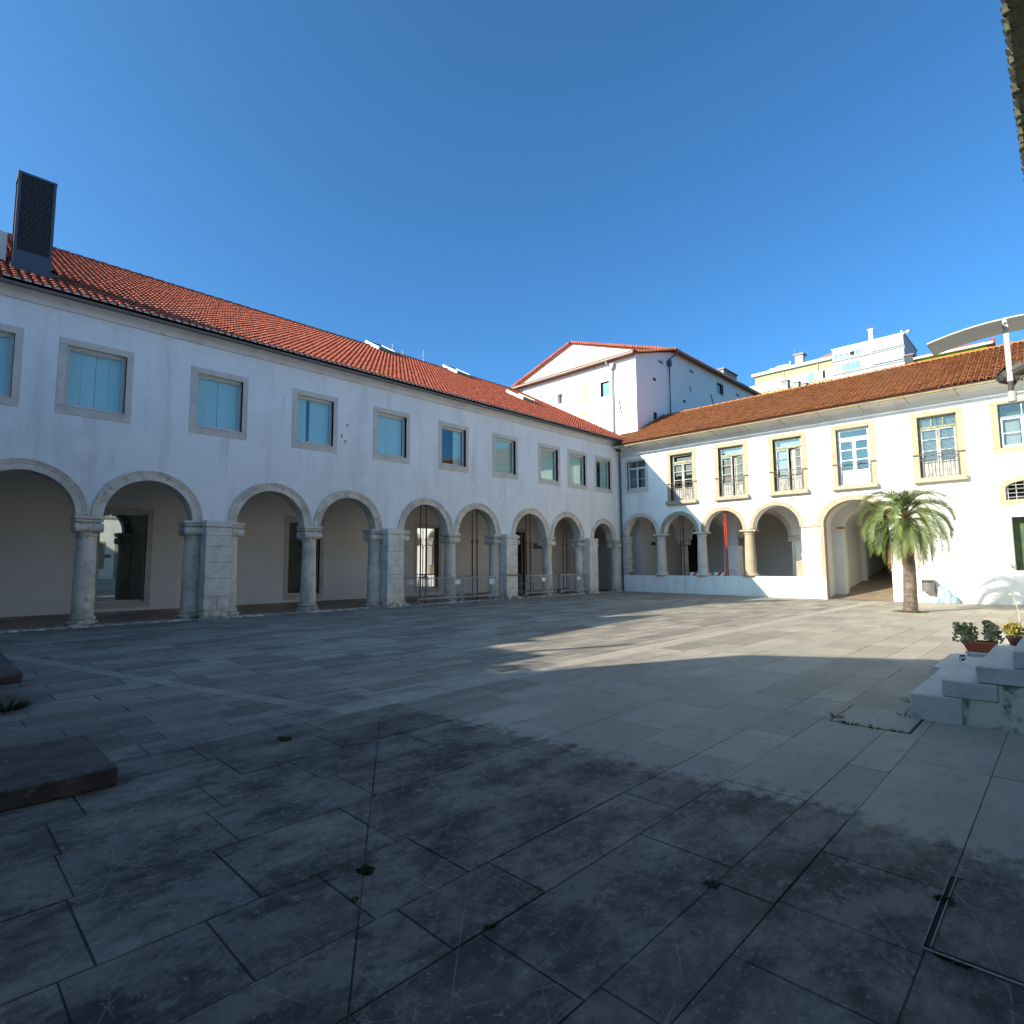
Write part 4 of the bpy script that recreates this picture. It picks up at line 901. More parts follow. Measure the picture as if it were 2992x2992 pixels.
# barred window with segmental head
m = MB(); m.quad((18.05, .5, 4.05), (19.45, .5, 4.05), (19.45, .5, 4.9), (18.05, .5, 4.9)); bw = m.build('barred_window', DARK, N)
m = MB(); n = 14
pts_o = [(18.75-.90, 3.83), (18.75+.90, 3.83)]+[(18.75+.90*math.cos(math.pi*k/n), 4.50+(.50)*math.sin(math.pi*k/n)) for k in range(n+1)]
inn = [(18.05, 4.05), (19.45, 4.05)]+[(18.75+.70*math.cos(math.pi*k/n), 4.50+.28*math.sin(math.pi*k/n)) for k in range(n+1)]
nn = len(pts_o)
vs = [(x, -.02, z) for x, z in pts_o]+[(x, -.02, z) for x, z in inn]+[(x, .2, z) for x, z in inn]+[(x, .01, z) for x, z in pts_o]
fs = []
for k in range(nn):
    j = (k+1) % nn; fs += [(k, j, nn+j, nn+k), (nn+k, nn+j, 2*nn+j, 2*nn+k), (3*nn+k, 3*nn+j, j, k)]
m.add(vs, fs); m.build('stone_surround', YSTONE, bw)
for k in range(6): m = MB(); xx = 18.12+k*.25; m.tube([(xx, .08, 4.06), (xx, .08, 4.75)], .012, 5); m.build('bar', GALV, bw)
for k in range(4): m = MB(); zz = 4.15+k*.16; m.tube([(18.06, .07, zz), (19.44, .07, zz)], .012, 5); m.build('bar', GALV, bw)
# unglazed opening with green boards, patched plaster
m = MB(); m.quad((18.15, .5, 1.26), (19.25, .5, 1.26), (19.25, .5, 3.37), (18.15, .5, 3.37)); gw = m.build('boarded_opening', DGREEN, N)
m = MB(); m.box(18.52, 18.80, .3, .34, 1.3, 3.05); m.build('green_board', mat('mid_green_paint', (.10, .17, .06), .8), gw)
m = MB(); m.box(18.85, 19.22, .3, .34, 1.3, 3.2); m.build('green_board', DGREEN, gw)
m = MB(); pp = [(18.148, 1.3), (18.148, 3.33), (17.98, 3.3), (17.90, 3.12), (17.74, 3.08), (17.76, 2.9), (17.68, 2.8), (17.74, 2.6), (17.83, 2.45), (17.80, 2.2), (17.9, 1.95), (17.88, 1.7), (17.98, 1.5), (18.08, 1.32)]
m.prism([(x, z) for x, z in pp][::-1], 1, -.006, .001); m.build('plaster_patch', mat('bare_cement_patch', (.34, .34, .32), .95, layers=[(6, (.46, .46, .43), .45, .6, .8, 7)]), N)

# ================================================================== CHURCH BLOCK BEHIND THE CORNER
C_ = thing('church_building', 'tall sunlit white church block with a gable and small windows behind the courtyard corner', 'building', (-7, 8, 0))
X1, Y1, Y2, Y3 = .36, 1.62, 6.68, 24.0; ZE = 15.2; ZM = 16.78; XG = -8.75; XW = 2*XG-X1
holes = [(-6.24, -5.78, 13.2, 13.93), (-2.42, -1.72, 12.92, 13.92)]
m = MB(); wall(m, 1, Y1, XW, X1, 0, ZE, holes)
for h in holes: reveal(m, 1, Y1, Y1+.35, *h)
sideh = [(3.66, 4.08, 11.22, 11.75), (13.6, 14.7, 15.2, 16.05)]
wall(m, 0, X1, Y1, Y2, 0, ZE+.02, [sideh[0]]); m.add([(X1, Y1, ZE+.02), (X1, Y2, ZE+.02), (X1, Y2, ZM-.05)], [(0, 1, 2)])
wall(m, 0, X1, Y2, Y3, 0, ZM, [sideh[1]])
for h in sideh: reveal(m, 0, X1, X1-.3, *h)
m.quad((XW, Y1, 0), (XW, Y3, 0), (XW, Y3, ZM), (XW, Y1, ZM)); m.quad((XW, Y3, 0), (X1, Y3, 0), (X1, Y3, ZM), (XW, Y3, ZM))
m.add([(XW, Y2, ZE), (X1, Y2, ZE), (X1, Y2, ZM), (XG, Y2, 19.85), (XW, Y2, ZM)], [(0, 1, 2, 3, 4)])
m.build('wall', mat('church_plaster', (.75, .73, .71), .9, layers=[(.4, (.70, .68, .66), .4, .7, .5)], bump=[(16, .2, .01)]), C_)
# roofs
m = MB(); sg = (19.9-ZM)/(X1-XG)
m.add([(X1+.35, Y2-.25, ZM-.1), (X1+.35, Y3+.3, ZM-.1), (XG, Y3+.3, 19.95), (XG, Y2-.25, 19.95)], [(0, 1, 2, 3)]); m.add([(XG, Y2-.25, 19.95), (XG, Y3+.3, 19.95), (XW-.35, Y3+.3, ZM-.1), (XW-.35, Y2-.25, ZM-.1)], [(0, 1, 2, 3)])
m.add([(X1+.2, Y2, ZM-.22), (X1+.35, Y2-.25, ZM-.22), (XG, Y2-.25, 19.83), (XW-.35, Y2-.25, ZM-.22), (XW-.35, Y2, ZM-.22), (XG, Y2, 19.83)], [(0, 1, 2, 5), (2, 3, 4, 5)])
m.quad((X1+.02, Y2-.2, ZM-.16), (X1+.36, Y2-.2, ZM-.16), (X1+.36, Y3+.3, ZM-.16), (X1+.02, Y3+.3, ZM-.16))
m.build('main_roof', ROOFR, C_)
m = MB(); m.add([(X1+.22, Y1-.35, ZE+.08), (X1+.22, Y2, ZM-.05), (XW, Y2, ZM-.05), (XW, Y1-.35, ZE+.08)], [(0, 1, 2, 3)]); m.add([(X1+.22, Y1-.35, ZE+.02), (XW, Y1-.35, ZE+.02), (XW, Y1, ZE+.0), (X1+.22, Y1, ZE+.0)], [(0, 1, 2, 3)])
m.add([(X1+.0, Y1-.35, ZE), (X1+.22, Y1-.35, ZE), (X1+.22, Y2, ZM-.12), (X1, Y2, ZM-.12)], [(0, 1, 2, 3)])
m.build('front_roof', ROOFR, C_)
m = MB()
def tl(p, d, up_=(0, 0, 1)):
    d = Vector(d).normalized(); p = Vector(p); m.tube([p, p+d*.4], [.10, .085], 7, tone=(lambda t: (t, t, t))(rnd.uniform(.7, 1.2)))
for s in (0, 1):
    n = 42
    for k in range(n):
        t = k/n; xx = (X1+.3)+(XG-X1-.3)*t if s == 0 else (XW-.3)+(XG-XW+.3)*t; zz = ZM-.02+(19.97-ZM)*t
        m.tube([(xx, Y2-.30, zz), (xx, Y2+.12, zz+.01)], [.105, .09], 7, tone=(rnd.uniform(.8, 1.2),)*3)
m.build('verge_tiles', mat('pinkish_clay', (.50, .21, .15), .85, attr='tone') if False else TILE, C_, kind='stuff')
m = MB()
k = XW
while k < X1+.2: m.tube([(k, Y1-.42, ZE+.09), (k, Y1, ZE+.22)], [.10, .085], 6); k += .24
k = Y2
while k < Y3: m.tube([(X1+.42, k, ZM-.08), (X1, k, ZM+.05)], [.10, .085], 6); k += .24
k = Y1
while k < Y2: m.tube([(X1+.30, k, ZE+.1+(ZM-ZE)*(k-Y1)/(Y2-Y1)), (X1, k, ZE+.14+(ZM-ZE)*(k-Y1)/(Y2-Y1))], [.08, .08], 6); k += .24
m.build('eave_tiles', OTILE, C_, kind='stuff')
m = MB(); m.box(XW, X1+.1, Y1-.52, Y1-.40, ZE-.05, ZE+.05); m.build('front_gutter', GUT, C_)
m = MB(); m.box(X1+.36, X1+.50, Y2, Y3, ZM-.22, ZM-.10); m.build('side_gutter', GUT, C_)
# downpipes of the church
m = MB(); m.tube([(-1.65, Y1-.45, ZE-.05), (-1.62, Y1-.4, ZE-.3), (-1.4, Y1-.12, ZE-.5), (-1.38, Y1-.1, 10.0)], .055, 8); m.prism([(-1.6, 14.95), (-1.18, 14.95), (-1.3, 14.6), (-1.48, 14.6)], 1, Y1-.26, Y1-.04); m.build('downpipe', mat('grey_downpipe', (.28, .28, .29), .5, metal=.2), C_)
m = MB(); m.tube([(X1+.45, Y2-.1, ZM-.15), (X1+.42, Y2-.3, ZM-.4), (X1+.12, Y2-.85, ZM-.9), (X1+.1, Y2-.88, 11.4)], .06, 8); m.box(X1+.01, X1+.25, Y2-1.02, Y2-.74, 15.4, 15.8); m.build('downpipe', PIPE, C_)
# openings
m = MB(); m.quad((-6.24, Y1+.3, 13.2), (-5.78, Y1+.3, 13.2), (-5.78, Y1+.3, 13.93), (-6.24, Y1+.3, 13.93)); m.build('blind_window', mat('brown_board', (.25, .19, .14), .9), C_)
def frame(parent, ax, c, a, b, p, q, w, d, m_, gm, nm='window'):
    mm = MB(); s = 1 if ax == 0 else -1
    for (u0, u1, z0, z1) in ((a-w, b+w, q, q+w), (a-w, b+w, p-w, p), (a-w, a, p, q), (b, b+w, p, q)): Bx(mm, ax, c+s*.02, c-s*d, u0, u1, z0, z1)
    o = mm.build(nm, m_, parent)
    mm = MB(); Bx(mm, ax, c-s*(d+.02), c-s*(d+.04), a, b, p, q); mm.build('pane', gm, o); return o
frame(C_, 1, Y1, -2.42, -1.72, 12.92, 13.92, .08, .12, WFR, GLASSF)
frame(C_, 0, X1, *sideh[0], .06, .1, WFR, GLASSF)
frame(C_, 0, X1, *sideh[1], .10, .1, TRIM, GLASSF)
m = MB(); g0, g1, z0, z1 = -9.12, -7.92, 17.2, 18.55
for (a, b, p, q) in ((g0-.25, g1+.25, z1, z1+.25), (g0-.25, g0, z0-.6, z1), (g1, g1+.25, z0-.6, z1)): m.box(a, b, Y2-.04, Y2+.05, p, q)
gwn = m.build('gable_window', TRIM, C_)
m = MB(); m.box(g0, g1, Y2-.02, Y2, z0-.6, z1); m.build('blind_panel', mat('beige_panel', (.55, .52, .45), .9), gwn)
m = MB()
for (a, b, p, q) in ((g0, g1, z1-.14, z1), (g0, g0+.14, z0-.6, z1-.14), (g1-.14, g1, z0-.6, z1-.14)): m.box(a, b, Y2-.05, Y2-.021, p, q)
m.build('white_frame', WFR, gwn)
# exposed quoin scar and tie anchors
m = MB(); sc = [(-3.52, 11.85), (-3.50, 14.3), (-3.62, 14.42), (-3.66, 14.05), (-4.12, 14.08), (-4.14, 13.85), (-3.86, 13.82), (-3.84, 13.05), (-4.16, 13.0), (-4.18, 12.78), (-3.66, 12.85), (-3.66, 12.2), (-4.12, 12.15), (-4.10, 11.85)]
m.prism(sc[::-1], 1, Y1-.006, Y1+.001); m.build('exposed_quoins', mat('exposed_beige_stone', (.42, .34, .24), .9, layers=[(5, (.34, .27, .18), .45, .6, .7)]), C_)
for (x0, z0, x1, z1) in ((-7.92, 14.63, -7.85, 14.1), (-.98, 12.5, -.80, 11.5)):
    m = MB(); m.tube([(x0, Y1-.03, z0), (x1, Y1-.03, z1)], .03, 6); m.build('wall_anchor', IRON, C_)
for (y0, z0, y1, z1) in ((8.9, 14.7, 9.1, 14.3), (12.4, 14.8, 12.9, 13.9)):
    m = MB(); m.tube([(X1+.03, y0, z0), (X1+.03, y1, z1)], .03, 6); m.build('wall_anchor', IRON, C_)
for (y, z) in ((4.83, 15.55), (9.3, 15.95), (17.6, 15.9)):
    for s in (-1, 0, 1):
        m = MB(); yy = y+s*.22; dz = .14 if s else .0
        m.add([(X1+.004, yy-.12, z-.16), (X1+.004, yy+.12, z-.16), (X1+.004, yy, z+.14)], [(0, 1, 2)]); m.build('tile_vent', DIM, C_)
for (y, z) in ((3.92, 14.05), (8.04, 13.36)):
    m = MB(); m.box(X1-.02, X1+.005, y-.17, y+.17, z-.1, z+.1); m.build('vent_slot', DARK, C_)

t = thing('chimney_block', 'dark square chimney block above the church roof edge at the far end', 'chimney', (-.5, 19.5, 17))
m = MB(); m.box(-1.0, .1, 15.6, 18.2, 16.6, 17.7); m.build('masonry', CONC, t)
m = MB(); m.box(-1.1, .2, 15.5, 18.3, 17.7, 17.8); m.build('cap', GUT, t)
t = thing('old_house', 'small grey rooftop with chimneys between the church and the yellow block', 'building', (1, 30, 0))
m = MB(); m.box(-3.5, 3.4, 30, 36, 0, 17.9); m.build('wall', CONC, t)
m = MB(); m.prism([(-3.8, 17.9), (3.7, 17.9), (0, 18.9)], 1, 29.7, 36.2); m.build('roof', CONC, t)
for (x, w, h) in ((-.1, .6, 19.9), (1.0, .5, 19.5), (1.8, .4, 19.2)):
    m = MB(); m.box(x, x+w, 29.7, 30.4, 17.7, h); m.box(x-.06, x+w+.06, 29.64, 30.46, h, h+.1); m.build('chimney', CONC, t)
t = thing('tall_aerial', 'very thin tall aerial mast on the old house left of the yellow block', 'aerial', (.9, 31, 20))
m = MB(); m.tube([(.9, 31, 18), (.9, 31, 23.3)], .03, 5); m.tube([(.6, 31, 22.9), (1.2, 31, 22.9)], .02, 4); m.build('mast', GUT, t)

# ================================================================== HOUSES ON THE HILL
def wbox(parent, x0, x1, y, z0, z1, gm, nm='window', d=.12, fm=WFR, w=.10):
    m = MB()
    for (a, b, p, q) in ((x0-w, x1+w, z1, z1+w), (x0-w, x1+w, z0-w, z0), (x0-w, x0, z0, z1), (x1, x1+w, z0, z1)): m.box(a, b, y-d, y+.05, p, q)
    o = m.build(nm, fm, parent); m = MB(); m.box(x0, x1, y-.05, y, z0, z1); m.build('pane', gm, o); return o
t = thing('apartment_building', 'long pale yellow apartment block with a band of white shutters on the hill', 'building', (-6, 63, 15))
m = MB(); m.box(-14.1, -.9, 60, 68, 10, 30.8); m.build('wall', YEL, t)
m = MB(); m.box(-14.5, -.9, 59.6, 68.4, 30.8, 31.25); m.build('parapet', WRN, t)
m = MB(); m.box(-16.2, -14.1, 61, 67, 10, 29.8); m.build('side_block', mat('pinkish_render', (.56, .48, .42), .9), t)
m = MB(); m.box(-14.12, -.95, 59.93, 60, 28.05, 29.7); m.build('shutter_band', mat('pale_band', (.42, .42, .38), .9), t)
for (a, b, g) in ((-13.0, -11.7, PALE), (-10.8, -9.8, PALE), (-9.2, -8.0, PALE), (-6.4, -5.5, GLASSF), (-4.4, -4.05, DARK), (-2.9, -1.1, PALE)):
    wbox(t, a, b, 59.93, 28.25, 29.45, g)
for x in (-9.7, -5.0): m = MB(); m.tube([(x, 59.85, 10), (x, 59.85, 30.7)], .05, 5); m.build('downpipe', mat('yellow_pipe', (.6, .5, .28), .7), t)
m = MB(); m.prism([(-9.6, 31.2), (-.9, 31.2), (-.9, 32.6), (-3.2, 32.6)], 1, 62, 68); m.build('roof', ROOFR, t)
m = MB(); m.prism([(-12.6, 31.2), (-9.2, 31.2), (-9.2, 32.0), (-11.0, 32.1)], 1, 61, 64); m.build('roof_cabin', WRN, t)
wbox(t, -12.1, -11.4, 61, 31.35, 31.75, GLASSF); wbox(t, -10.6, -9.8, 61, 31.4, 31.8, GLASSF)
m = MB(); m.box(-8.4, -7.3, 61, 62.2, 31.2, 33.0); c = m.build('chimney', mat('beige_chimney', (.55, .47, .38), .9), t)
m = MB(); m.box(-8.6, -7.1, 60.8, 62.4, 33.0, 33.25); m.build('cap', GUT, c)
m = MB(); m.tube([(-9.1, 61, 31.2), (-9.1, 61, 32.4)], .09, 6); m.build('flue', WRN, t)

t = thing('apartment_building', 'tall white apartment block with shuttered balconies in the middle of the hill', 'building', (3.5, 54, 12))
m = MB(); m.box(-.5, 7.2, 50, 58, 10, 28.7); m.build('wall', WRN, t)
m = MB(); m.add([(-.5, 50, 28.7), (7.2, 50, 28.7), (7.2, 58, 28.9), (-.5, 58, 28.9)], [(0, 1, 2, 3)]); m.box(-.6, 7.3, 49.9, 58.1, 28.68, 28.85); m.build('parapet', PALE, t)
for (z) in (27.2, 25.5, 23.8): m = MB(); m.box(-.55, 7.25, 49.88, 50, z-.08, z+.08); m.build('floor_band', mat('white_band', (.30, .31, .33), .9), t)
for k in range(5): wbox(t, -.35+k*.62, .17+k*.62, 50, 27.5, 28.0, GLASSF if k != 3 else DARK, w=.05)
for k in range(4): wbox(t, .55+k*.52, 1.0+k*.52, 50, 25.7, 26.6, GLASSF, w=.05)
m = MB(); m.box(3.95, 7.15, 49.8, 50, 27.35, 28.62); b = m.build('balcony_glazing', PALE, t)
for x in (5.0, 6.1): m = MB(); m.box(x-.03, x+.03, 49.78, 49.8, 27.4, 28.6); m.build('mullion', WRN, b)
m = MB(); m.box(3.95, 7.15, 49.8, 50, 25.7, 26.95); m.build('balcony_glazing', PALE, t)
for k in range(4): wbox(t, 3.9+k*.82, 4.6+k*.82, 50, 24.2, 25.0, GLASSF, w=.05)
m = MB(); m.box(3.4, 3.9, 51, 51.5, 28.7, 30.7); c = m.build('chimney', WRN, t)
m = MB(); m.box(3.32, 3.98, 50.9, 51.6, 30.5, 30.65); m.build('cap', PALE, c)
m = MB(); m.prism([(2.6, 29.0), (6.4, 29.0), (6.0, 29.6), (5.0, 29.9)], 1, 53, 57); m.build('roof_gable', ROOFR, t)
m = MB(); m.tube([(3.6, 51.2, 30.7), (3.6, 51.2, 32.1)], .02, 4); m.tube([(3.1, 51.2, 31.9), (4.2, 51.2, 32.0)], .015, 4); m.build('aerial', GUT, t)
m = MB(); m.lathe(7.0, 50.2, [(.1, 28.9), (.18, 29.05), (.1, 29.2)], 8); m.lathe(7.5, 51.0, [(.1, 28.9), (.28, 29.1), (.26, 29.3)], 8); m.build('rooftop_dish', WRN, t)

t = thing('apartment_building', 'lime green building with a red roof and white windows at right on the hill', 'building', (12, 48, 10))
m = MB(); m.box(9.0, 15.0, 45, 53, 8, 23.75); m.build('wall', GRN, t)
m = MB(); m.box(8.3, 9.0, 45.5, 52, 8, 22.9); m.build('side_wall', DGREEN, t)
m = MB(); m.box(8.7, 15.5, 44.6, 53.4, 23.72, 23.95); m.build('eave', mat('pale_eave', (.55, .52, .42), .9), t)
m = MB(); m.add([(8.7, 44.6, 23.95), (15.5, 44.6, 23.95), (15.5, 53.4, 23.95), (8.7, 53.4, 23.95), (10.8, 48.5, 25.3), (13.4, 48.5, 25.3)], [(0, 1, 5, 4), (1, 2, 5), (2, 3, 4, 5), (3, 0, 4)]); m.build('roof', ROOFR, t)
for (a, b) in ((9.4, 9.95), (10.05, 10.45), (10.55, 10.9), (11.7, 12.35), (13.0, 13.4), (13.45, 13.8), (13.95, 14.3), (14.35, 14.7)): wbox(t, a, b, 45, 22.95, 23.35, GLASSF, w=.04)
m = MB(); m.box(15.2, 15.6, 45.2, 46.0, 22, 24.4); m.build('red_gable_post', mat('deep_red_paint', (.28, .05, .04), .8), t)
m = MB(); m.box(7.95, 8.75, 44.6, 45.4, 21.5, 24.3); c = m.build('chimney', mat('sooty_masonry', (.06, .06, .065), .9), t)
m = MB(); m.box(7.85, 8.85, 44.5, 45.5, 24.3, 24.42); m.build('cap', GUT, c)
# hill
m = MB(); nx, ny = 24, 16; vs = []
for i in range(nx):
    for j in range(ny):
        x = -120+i*11; y = 24+j*12; h = 16*(1-math.exp(-max(0, y-26)/28.0)); vs.append((x, y, -.6+h+rnd.uniform(-.3, .3)*(j > 0)))
m.add(vs, [(i*ny+j, (i+1)*ny+j, (i+1)*ny+j+1, i*ny+j+1) for i in range(nx-1) for j in range(ny-1)]); structure(m.build('hillside', mat('dry_grass_hill', (.12, .12, .05), .95, layers=[(.3, (.08, .09, .035), .4, .6, .8)])))

# ================================================================== EAST WING (the lens stands under its eave)
E_ = thing('east_wing', 'white wing beside the camera whose dark mossy eave edge crosses the top right corner', 'building', (24, -25, 0))
ED = (-20.0, -18.75, .80, 3.25)
EW = [(-22.35, -21.0, 1.75, 3.3), (-26.5, -25.3, 1.75, 3.3), (-16.6, -15.4, 1.75, 3.3), (-12, -10.8, 1.75, 3.3), (-7, -5.8, 1.75, 3.3)]
EU = [(y, y+1.35, 5.3, 7.6) for y in (-30, -25.5, -21.2, -16.8, -12.4, -8, -3.6)]
XF = 20.6
m = MB(); wall(m, 0, XF, -45.6, -.0, -.3, 8.8, [ED]+EW+EU, flip=True)
for r in [ED]+EW+EU: reveal(m, 0, XF, XF+.35, *r)
m.quad((XF, -45.6, -.3), (27, -45.6, -.3), (27, -45.6, 8.8), (XF, -45.6, 8.8)); m.quad((27, -45.6, -.3), (27, 0, -.3), (27, 0, 8.8), (27, -45.6, 8.8))
m.build('facade', WHITE, E_)
for r in EW+EU:
    m = MB()
    for (a, b, p, q) in ((r[0]-.2, r[1]+.2, r[3], r[3]+.2), (r[0]-.2, r[1]+.2, r[2]-.2, r[2]), (r[0]-.2, r[0], r[2], r[3]), (r[1], r[1]+.2, r[2], r[3])): m.box(XF-.03, XF+.1, a, b, p, q)
    w = m.build('window', YSTONE, E_)
    m = MB(); m.box(XF+.14, XF+.16, r[0], r[1], r[2], r[3]); m.build('pane', GLASSF, w)
    m = MB()
    for y in (r[0]+.03, (r[0]+r[1])/2, r[1]-.03): m.box(XF+.10, XF+.139, y-.03, y+.03, r[2], r[3])
    for z in (r[2]+.03, (r[2]+r[3])/2, r[3]-.03): m.box(XF+.105, XF+.138, r[0], r[1], z-.03, z+.03)
    m.build('sash', WFR, w)
m = MB()
for (a, b, p, q) in ((ED[0]-.2, ED[1]+.2, ED[3], ED[3]+.2), (ED[0]-.2, ED[0], ED[2], ED[3]), (ED[1], ED[1]+.2, ED[2], ED[3])): m.box(XF-.03, XF+.1, a, b, p, q)
d = m.build('door', YSTONE, E_)
m = MB(); m.box(XF+.12, XF+.17, ED[0], ED[1], ED[2], ED[3]); m.build('leaf', WFR, d)
m = MB()
for y in (-19.8, -19.2):
    for z in (1.9, 2.4): m.box(XF+.10, XF+.119, y, y+.35, z, z+.4)
m.build('pane', DARK, d)
m = MB(); m.box(XF-.02, XF, -20.85, -20.4, 2.35, 2.6); m.build('door_plaque', GUT, E_)
m = MB(); m.prism([(XF+.02, 8.1), (XF-.06, 8.15), (XF-.2, 8.5), (XF-.72, 8.82), (XF-.92, 8.86), (XF-.92, 8.93), (XF+.05, 9.3)], 1, -45.6, 0.0)
m.build('cornice', MOSSY, E_)
m = MB(); m.add([(XF-.86, -45.8, 8.95), (XF-.86, -.6, 8.95), (24, -.6, 10.9), (24, -45.8, 10.9)], [(0, 1, 2, 3)]); m.add([(24, -45.8, 10.9), (24, -.6, 10.9), (28, -.6, 8.9), (28, -45.8, 8.9)], [(0, 1, 2, 3)]); m.build('roof_bed', PAN, E_)
y = -40
while y < -1:
    m = MB(); x0 = XF-.95+rnd.uniform(-.01, .01); m.tube([(x0, y, 8.97), (x0+.45, y, 9.2)], [.105, .09], 8, tone=(rnd.uniform(.5, .9),)*3); m.build('eave_tile', MOSSY, E_); y += .22
m = MB()
for k in range(110):
    y = -36+rnd.random()*24; r_ = rnd.uniform(.015, .05); m.bbox(XF-.96-r_*.4, XF-.92+r_, y-r_*1.5, y+r_*1.5, 8.86-r_, 8.93+r_, .01, .01)
m.build('moss_cushions', MOSSY, E_, kind='stuff')

# ================================================================== SOUTH WING (unseen behind the lens, outline shaped to throw the long shade)
S_ = thing('south_shade_wing', 'unseen white wing south of the court behind the camera, roof outline shaped to cast the shade', 'building', (5, -44, 0))
def shp(x, y, ys=-34.5):
    """roof point on plane y=ys whose shadow falls on the paving at (x, y)"""
    t = (y-ys)/SUN.y; return (x-SUN.x*t, t*1.0+gz(x))
A1 = shp(10.9, -21.55); A2 = shp(12.6, -21.6); B0 = shp(13.67, -22.6); B1 = shp(15.25, -19.15); B2 = shp(18.35, -17.25)
m = MB(); A0 = shp(9.75, -12.0); A00 = (.02, A0[1]+.9*(A0[0]-.02))  # high west slope added so its shadow trims the tip of the sunlit wedge
m = MB(); m.prism([(.02, -.3), (A2[0], -.3), (A2[0], A2[1]), (A1[0], A1[1]), (A0[0], A0[1]), A00], 1, -44, -34.5); m.build('facade', WHITE, S_)
m = MB(); m.prism([(-8, A1[1]-.02), (A2[0], A2[1]-.02), (A2[0], A2[1]), (-8, A2[1])], 1, -44, -34.5) if False else None
hx = B2[0]+4.2; hz = B2[1]+ (B2[1]-B1[1])/(B2[0]-B1[0])*4.2
G_ = thing('gabled_shade_house', 'unseen white gabled house behind the camera, roof outline shaped to cast the shade', 'building', (10, -44, 0))
m = MB(); m.prism([(B0[0], -.3), (24, -.3), (24, B1[1]), (hx, hz), (B1[0], B1[1]), (B0[0], B0[1])], 1, -44, -34.5); m.build('wall', WHITE, G_)  # house added out of view, its outline follows the wanted shade edge
m = MB(); m.add([(B1[0], -44, B1[1]+.004), (B1[0], -34.51, B1[1]+.004), (hx, -34.51, hz+.004), (hx, -44, hz+.004)], [(0, 1, 2, 3)]); m.build('roof', ROOFR, G_)
for b_, x0, x1, ww in ((S_, 1, A2[0]-.6, 1.1), (G_, B0[0]+2, 19, 1.1)):
    x = x0
    while x+ww < x1:
        for z in (1.2, 5.2):
            m = MB(); m.box(x-.18, x+ww+.18, -34.5, -34.47, z-.18, z+1.9); w = m.build('window', YSTONE, b_)
            m = MB(); m.box(x, x+ww, -34.47, -34.45, z, z+1.7); m.build('pane', GLASSF, w)
        x += 2.6
# tree standing in the gap between the two, its crown feathering the edge of the shade
t = thing('tree', 'leafy tree in the gap between the two southern buildings behind the camera', 'tree', (5.9, -35.1, 0))
m = MB(); m.tube([(5.9, -35.5, 0), (5.95, -35.5, 4), (5.8, -35.5, 8)], [.2, .16, .09], 8); m.build('trunk', TRUNK, t)
m = MB(); cxt, czt = (A2[0]+B0[0])/2+.05, (A2[1]+B0[1])/2-.7
for k in range(1300):
    a, b, c = rnd.gauss(0, .45), rnd.gauss(0, .4), rnd.gauss(0, .38)
    p = Vector((cxt+a, -35.4+b, czt+c)); s = rnd.uniform(.05, .11)
    d1 = Vector((rnd.gauss(0, 1), rnd.gauss(0, 1), rnd.gauss(0, 1))).normalized()*s; d2 = Vector((rnd.gauss(0, 1), rnd.gauss(0, 1), rnd.gauss(0, 1))).normalized()*s
    m.quad(p-d1, p-d2, p+d1, p+d2, tone=(rnd.uniform(.6, 1.3),)*3)
m.build('crown', TREEL, t)

# ================================================================== GROUND AND PAVING
m = MB(); m.quad((-1500, -1500, -.6), (1500, -1500, -.6), (1500, 1500, -.6), (-1500, 1500, -.6)); structure(m.build('ground', SOIL))
m = MB()
for a, b in ((0.0, 11.0), (11.0, 27.0)): m.quad((a, -45.6, gz(a)-.007), (b, -45.6, gz(b)-.007), (b, .45, gz(b)-.007), (a, .45, gz(a)-.007))
PV = m.build('pavement', mat('joint_dirt', (.075, .07, .06), .95, layers=[(3, (.10, .095, .08), .45, .65, .7)])); structure(PV)

rows = [.34, .78, 1.25, 1.66, 2.14, 2.55, 3.04, 3.46, 3.95, 4.36, 4.86, 5.3, 5.72, 6.22, 6.65, 7.12, 7.55, 8.05, 8.46, 8.95, 9.4, 9.84, 10.3, 10.74, 11.2, 11.62, 12.05, 12.45, 12.85, 13.21, 13.66, 14.2, 14.78, 15.36, 15.97, 16.68, 17.27, 17.71, 18.31, 18.61, 19.21, 19.8, 20.6]
fixed = {34: [-27.25, -25.6], 35: [-27.74, -26.3, -25.0], 36: [-28.22, -27.6, -26.2, -25.0], 37: [-28.06, -26.7, -25.45], 38: [-26.9, -25.6, -24.4, -23.04], 39: [-26.16, -23.95, -23.0, -21.98], 40: [-26.76, -25.97, -23.93, -22.0]}
def clip(poly, a, b, c):
    """part of a convex polygon where a*x+b*y >= c"""
    out = []
    for i in range(len(poly)):
        p, q = poly[i], poly[(i+1) % len(poly)]; fp, fq = a*p[0]+b*p[1]-c, a*q[0]+b*q[1]-c
        if fp >= 0: out.append(p)
        if (fp >= 0) != (fq >= 0): t = fp/(fp-fq); out.append((p[0]+(q[0]-p[0])*t, p[1]+(q[1]-p[1])*t))
    return out
def lineabc(p, q):
    dx, dy = q[0]-p[0], q[1]-p[1]; l = math.hypot(dx, dy); return (-dy/l, dx/l, (-dy*p[0]+dx*p[1])/l)
def inset(poly, g):
    n = len(poly); cx = sum(p[0] for p in poly)/n; cy = sum(p[1] for p in poly)/n
    for i in range(n):
        pass
    out = poly[:]
    ar = sum(poly[i][0]*poly[(i+1) % n][1]-poly[(i+1) % n][0]*poly[i][1] for i in range(n))
    P = poly if ar > 0 else poly[::-1]
    res = P[:]
    for i in range(n):
        p, q = P[i], P[(i+1) % n]
        if math.hypot(q[0]-p[0], q[1]-p[1]) < 1e-4: continue
        a, b, c = lineabc(p, q); res = clip(res, a, b, c+g)
        if len(res) < 3: return []
    return res
